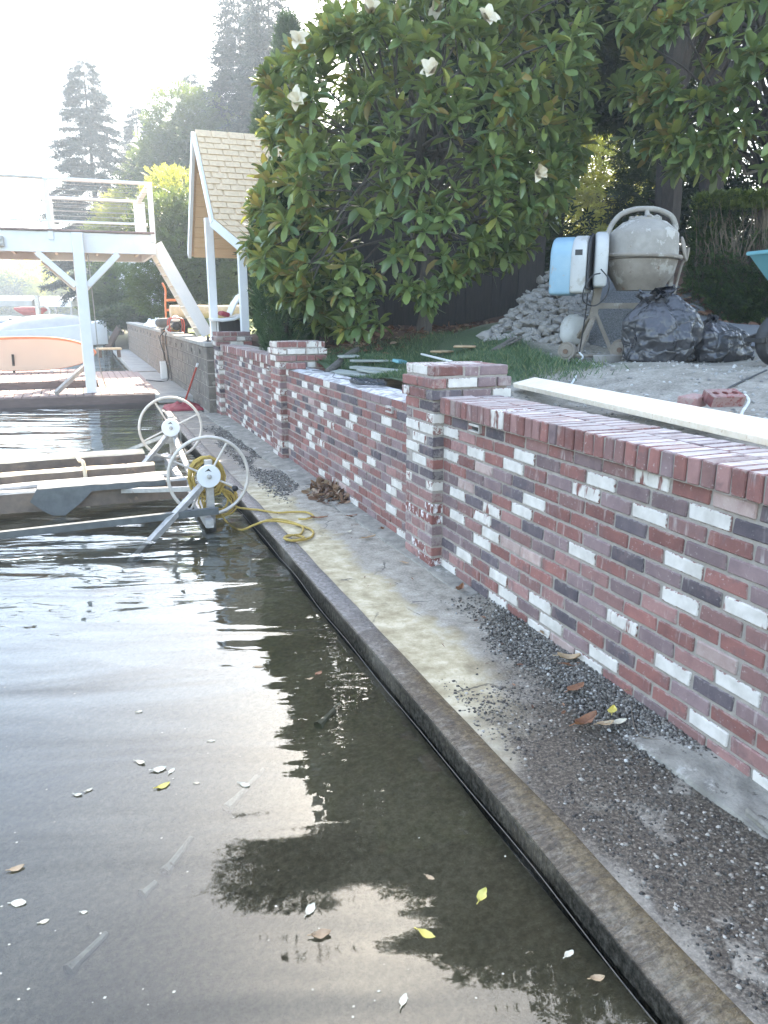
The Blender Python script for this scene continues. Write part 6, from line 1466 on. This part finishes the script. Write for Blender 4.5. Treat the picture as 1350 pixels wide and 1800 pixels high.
b = far(210, 560, 44); b.z = 1.5; bushy('leafy_tree', 'yellow green leafy tree seen between the rear deck rails', 'tree', b, rel(b, [(far(230, 385, 44), (1.6, 1.5, 1.6)), (far(205, 420, 44), (1.6, 1.4, 1.3))]), 2400, .4, 'light_leaf', 63, .16)
# wooded far shore
struct(MB().add([(x+rng.uniform(-2, 2), y, z) for x, y, z in [(-220, 92, -.6), (-30, 92, -.6), (30, 80, 1.2), (30, 160, 10), (-60, 170, 12), (-220, 170, 12)]], [(0, 1, 2, 3, 4, 5)]).build('far_shore', M['shrub']))
q = np.random.default_rng(71); k = 0
for u, vt, d, W_, m in ((-40, 418, 105, 4, 'conifer'), (5, 440, 110, 3.4, 'conifer'), (40, 430, 118, 4, 'conifer'), (85, 425, 112, 4.2, 'conifer'), (120, 405, 108, 4.0, 'conifer'), (165, 385, 104, 4.4, 'conifer'), (205, 380, 108, 4, 'conifer'), (-90, 400, 108, 4, 'conifer')):
    lab = ['dark far conifer beyond the left frame edge boats', 'bluish far conifer above the left end of the grey canopy', 'bluish far conifer behind the pale shrub on the far shore', 'dark far conifer above the white canopy', 'dark far conifer beside the left deck brace', 'dark far conifer behind the deck post', 'far conifer right of the deck post', 'outermost far conifer on the left'][k]
    b = far(u, 560, d); b.z = .2; zt = far(u, vt, d).z; t_ = talltree_ = conifer_proto('conifer_tree', lab, b, zt-b.z, W_, 60, 80+k, per=40, group='conifers on the far shore', size=1.1, bare=.02); k += 1
for i, (u, v, d, r) in enumerate(((62, 492, 95, 3.4), (92, 508, 92, 2.6), (20, 508, 93, 2.8), (120, 500, 98, 3.0), (-20, 500, 95, 3))):
    c = far(u, v, d); b = Vector((c.x, c.y, .0)); bushy('shore_shrub', ['pale yellow green shrub standing out on the far shore', 'smaller pale shrub right of the brightest one on the far shore', 'green shrub above the grey canopy on the far shore', 'green shrub behind the left deck brace on the far shore', 'shrub at the far left end of the far shore'][i], 'shrub', b, rel(b, [(c, (r, r*.8, r*.62)), (c+Vector((r*.6, 0, -r*.3)), (r*.8, r*.7, r*.5)), (c+Vector((-r*.3, 0, -r*.6)), (r*.9, r*.8, r*.6))]), 1300, .8, 'light_leaf' if i < 2 else 'shrub', 91+i, .15, 'shrubs on the far shore', limbs=6)
# ------------------------------------------------------------------ fallen and floating leaves
def leaf(u, v, z, L_, rz, mat, label, water=False, curl=.25, cat='leaf', wd=.42):
    mb = MB(); n = 7; vs = []
    for i in range(n+1):
        f = i/n; w_ = wd*math.sin(math.pi*min(1, f*.96+.02))**.8*.5
        for s in (-1, 0, 1):
            vs.append(((f-.5)*L_, s*w_*L_*(1+.35*noise.noise(Vector((f*5, s*2, v*.37))))+.05*L_*math.sin(f*3+u), L_*(curl*(f-.5)**2*1.4 + abs(s)*curl*.22 + .05*noise.noise(Vector((f*4, s*3, u))))))
    mn = min(p[2] for p in vs)
    vs = [(x, y, zz-mn) for x, y, zz in vs]; vs += [(x, y, zz-.0012) for x, y, zz in vs]; nb = 3*(n+1)
    fs = [(3*i+k, 3*i+3+k, 3*i+4+k, 3*i+1+k) for i in range(n) for k in (0, 1)]; fs += [tuple(nb+q for q in reversed(f)) for f in fs[:]]
    fs += [(3*i, nb+3*i, nb+3*i+3, 3*i+3) for i in range(n)] + [(3*i+5, nb+3*i+5, nb+3*i+2, 3*i+2) for i in range(n)]
    mb.add(vs, fs); mb.tube([(-L_*.72, 0, -mn+.002+L_*curl*.3), (-L_*.48, 0, -mn+L_*curl*.34)], .0016, 4)
    p_ = at(u, v, z); o = mb.build('fallen_leaf', M[mat], loc=(p_.x, p_.y, z+.002), smooth=True); o.rotation_euler = (rng.uniform(-.1, .1), rng.uniform(-.1, .1), rz)
    if water: o.rotation_euler = (rng.uniform(-.03, .03), rng.uniform(-.03, .03), rz); o.location.z = z+.001
    return tag(o, label, cat, 'leaves floating on the water' if water else 'fallen leaves on the ledge')
G_ = .014
leaf(1030, 1273, .02, .12, R(10), 'dry_leaf', 'wet russet brown leaf lying left of the yellow pair on the ledge', curl=.5)
leaf(1076, 1250, .03, .075, R(50), 'yellow_leaf', 'yellow green curled leaf on the gravel above the pale one')
leaf(1064, 1273, .022, .07, R(-5), 'dry_tan', 'tan leaf touching the russet leaf on the ledge')
leaf(1086, 1271, .022, .075, R(-12), 'white_leaf', 'cream coloured leaf at the right of the yellow and tan leaves')
leaf(1000, 1160, .03, .10, R(-30), 'dry_tan', 'orange tan curled leaf on gravel against the wall base', curl=.6)
leaf(1004, 1170, .02, .085, R(-20), 'dry_leaf', 'dark red leaf tucked under the orange tan one on the gravel')
leaf(962, 1118, .03, .07, R(-50), 'dry_tan', 'small orange leaf at the brick base upstream of the gravel heap', curl=.6)
leaf(1109, 1214, .04, .05, R(0), 'dry_tan', 'tiny orange leaf stuck to the wall base above the yellow leaf')
leaf(1012, 1212, .025, .11, R(20), 'dry_leaf', 'long dark brown folded leaf in the middle of the gravel')
leaf(807, 1037, .014, .085, R(40), 'dry_leaf', 'single deep red leaf on bare concrete near the near pillar foot', curl=.7)
leaf(648, 946, .008, .11, R(10), 'dry_tan', 'long orange tan leaf on the concrete past the near pillar', wd=.25)
leaf(561, 911, .008, .13, R(-8), 'dry_leaf', 'narrow brown leaf beside the yellow rope loop', wd=.22)
leaf(680, 932, .008, .09, R(-25), 'dry_leaf', 'brown leaf at the wall base beyond the near pillar', curl=.5)
leaf(712, 990, .008, .05, R(-40), 'dry_tan', 'small orange leaf on the concrete directly left of the near pillar')
leaf(618, 908, .008, .10, R(20), 'dry_leaf', 'dark brown leaf just out of the leaf pile')
leaf(614, 935, .01, .05, R(20), 'white_leaf', 'small grey pebble like leaf on the bare concrete')
W_ = ZW
for u, v, L_, rz, m, lab in ((848, 1577, .068, 60, 'yellow_leaf', 'bright yellow leaf floating nearest the kerb'), (750, 1643, .062, -30, 'yellow_leaf', 'yellow green leaf floating left of the bright yellow one'),
        (565, 1645, .062, 10, 'dry_tan', 'rounded tan leaf floating below the pointed white one'), (546, 1600, .055, 65, 'white_leaf', 'pointed white leaf floating above the rounded tan one'),
        (287, 1382, .06, 35, 'yellow_leaf', 'golden leaf floating below the cluster of pale scraps'), (280, 1353, .06, 20, 'white_leaf', 'largest pale scrap in the floating cluster'),
        (302, 1356, .04, 75, 'white_leaf', 'pale upright scrap at the right of the floating cluster'), (247, 1341, .05, -20, 'petal', 'pinkish petal at the left of the floating cluster'),
        (30, 1528, .05, 25, 'dry_tan', 'tan leaf floating at the left edge, upper of two'), (33, 1588, .05, 5, 'white_leaf', 'pale rounded leaf floating at the left edge, lower of two'),
        (148, 1604, .022, 5, 'petal', 'tiny white petal floating right of the left edge leaves'), (157, 1390, .03, 40, 'petal', 'small white petal floating far left of the golden leaf'),
        (137, 1398, .035, -10, 'white_leaf', 'cream scrap floating beside the small white petal'), (346, 1377, .022, 0, 'petal', 'tiny white petal right of the golden leaf'),
        (430, 1380, .05, -20, 'white_leaf', 'faint grey leaf floating in the sky reflection'), (560, 1185, .05, 60, 'dry_leaf', 'red brown leaf floating in the dark reflection'),
        (545, 1194, .04, 20, 'dry_tan', 'orange curled leaf next to the red brown one in the dark reflection'), (756, 1543, .035, -30, 'dry_tan', 'small tan leaf floating at the edge of the dark reflection'),
        (1000, 1678, .04, 40, 'white_leaf', 'white scrap floating close to the kerb at the bottom right'), (1050, 1722, .045, 10, 'dry_tan', 'pale tan leaf floating by the kerb at the bottom right'),
        (710, 1760, .045, 70, 'petal', 'white petal floating at the bottom middle'), (455, 1172, .05, 5, 'dry_tan', 'tan leaf floating beside a patch of bright sky reflection'),
        (372, 1303, .03, 10, 'petal', 'tiny white petal high in the sky reflection'), (245, 1252, .03, 15, 'petal', 'white scrap floating farthest out on the open water'), (78, 1620, .03, 30, 'petal', 'speck of pale petal at the lower left')):
    leaf(u, v, W_, L_*.85, R(rz)-YAW, m, lab, True, rng.uniform(.1, .4), wd=rng.uniform(.45, .7))
q = random.Random(5); n = 60; P = []
for k in range(n):
    p_ = at(q.uniform(0, 900), q.uniform(1180, 1790), ZW); P.append((p_.x, p_.y, ZW+.001))
P = np.array([p for p in P if p[0] < -.8]); n = len(P)
stuff(scatter('floating_specks', [(-.5, 0, 0), (0, .4, 0), (.5, 0, 0), (0, -.4, 0)], [(3, 2, 1, 0)], rotset(np.stack([nr.normal(size=n), nr.normal(size=n), np.zeros(n)], 1), np.zeros(n), .004+.007*nr.random(n)), P, M['white_leaf']))
# heap of dry leaves against the wall
lp = []; n = 280
c_ = at(583, 872, 0)
for k in range(n):
    a = q.random()*6.28; r = q.random()**.7; x = c_.x+r*.17*math.cos(a); y = c_.y+r*.42*math.sin(a); lp.append((min(x, .02), y, .01+.10*(1-r)*q.random()))
cv = [(x, y*1.0, z+.35*(y-.5)**2-.09) for x, y, z in LEAF_V]
stuff(scatter('leaf_pile', cv, LEAF_F, rotset(rdir(n)*np.array([1, 1, .6]), nr.normal(size=n)*1.2, .045+.07*nr.random(n)), np.array(lp), leafmat('pile_leaf', [(0, (.08, .05, .035)), (.45, (.19, .10, .06)), (.8, (.33, .21, .13)), (1, (.50, .40, .29))], .6, .1), tint=nr.random(n)))
lp = []; n = 60
for k in range(n):
    y = q.uniform(-2.2, 5.5); x = q.uniform(-.35, .05) if q.random() < .7 else q.uniform(-.6, .05); lp.append((x, y, .012))
stuff(scatter('leaf_crumbs', LEAF_V, LEAF_F, rotset(rdir(n)*np.array([1, 1, .1]), nr.normal(size=n)*.4, .015+.02*nr.random(n)), np.array(lp), M['litter'], tint=nr.random(n)))
# sunken sticks on the lake bed
M['sunk'] = srf('sunken_wood', (.46, .44, .36), (.26, .24, .18), .9, 14, bump=.4, wear=((.16, .13, .09), 9, .55))
for i, (u, v, u2, v2) in enumerate(((400, 1450, 465, 1388), (290, 1545, 338, 1490), (250, 1580, 275, 1560), (120, 1710, 188, 1645), (560, 1322, 598, 1290))):
    a, b = at(u, v, -.27), at(u2, v2, -.27); a.z = min(ZW-.05, bedz(a.x, a.y)+.010); b.z = min(ZW-.05, bedz(b.x, b.y)+.010)
    mb = MB(); mb.tube([a, a.lerp(b, .25), a.lerp(b, .6), b], [.022, .013, .011, .010], 7)
    o = mb.build('sunken_stick', M['sunk'], smooth=True)
    tag(o, ['pale stick under water, the one nearest the golden leaf', 'pale stick under water left of the dark fish shaped reflection', 'shortest pale stick under water', 'pale stick under water at the lower left', 'pale stick under water in the dark reflection'][i], 'stick', 'sticks under the water')
mb = MB(); mb.tube(catmull([at(x, y, .02) for x, y in ((1108, 1210), (1112, 1262), (1124, 1292), (1165, 1302), (1205, 1312))], 6), .0022, 5)
tag(mb.build('twig', M['twig']), 'long thin curved twig on the gravel at the wall base', 'twig')
p_ = at(1408, 1520, .0)
o = MB().box((0, 0, .01), (.16, .55, .03)).build('edge_slab', M['footing'], loc=(p_.x+.075, p_.y-.05, .008), bevel=.008); o.rotation_euler = (0, 0, R(-4)); tag(o, 'dark wet slab edge on the ledge at the right frame edge', 'slab')
# ------------------------------------------------------------------ summer haze over the lake
hm = bpy.data.materials.new('haze'); hm.use_nodes = True
for q in list(hm.node_tree.nodes):
    if q.type != 'OUTPUT_MATERIAL': hm.node_tree.nodes.remove(q)
pvn = hm.node_tree.nodes.new('ShaderNodeVolumePrincipled'); pvn.inputs['Color'].default_value = (.76, .88, 1, 1)
pvn.inputs['Density'].default_value = HAZE; pvn.inputs['Anisotropy'].default_value = .35
hm.node_tree.links.new(pvn.outputs[0], [q for q in hm.node_tree.nodes if q.type == 'OUTPUT_MATERIAL'][0].inputs['Volume'])
top_z = 26.0
hz_o = stuff(MB().box((-100, 150, (top_z-4)/2), (620, 520, top_z+4)).build('haze', hm))
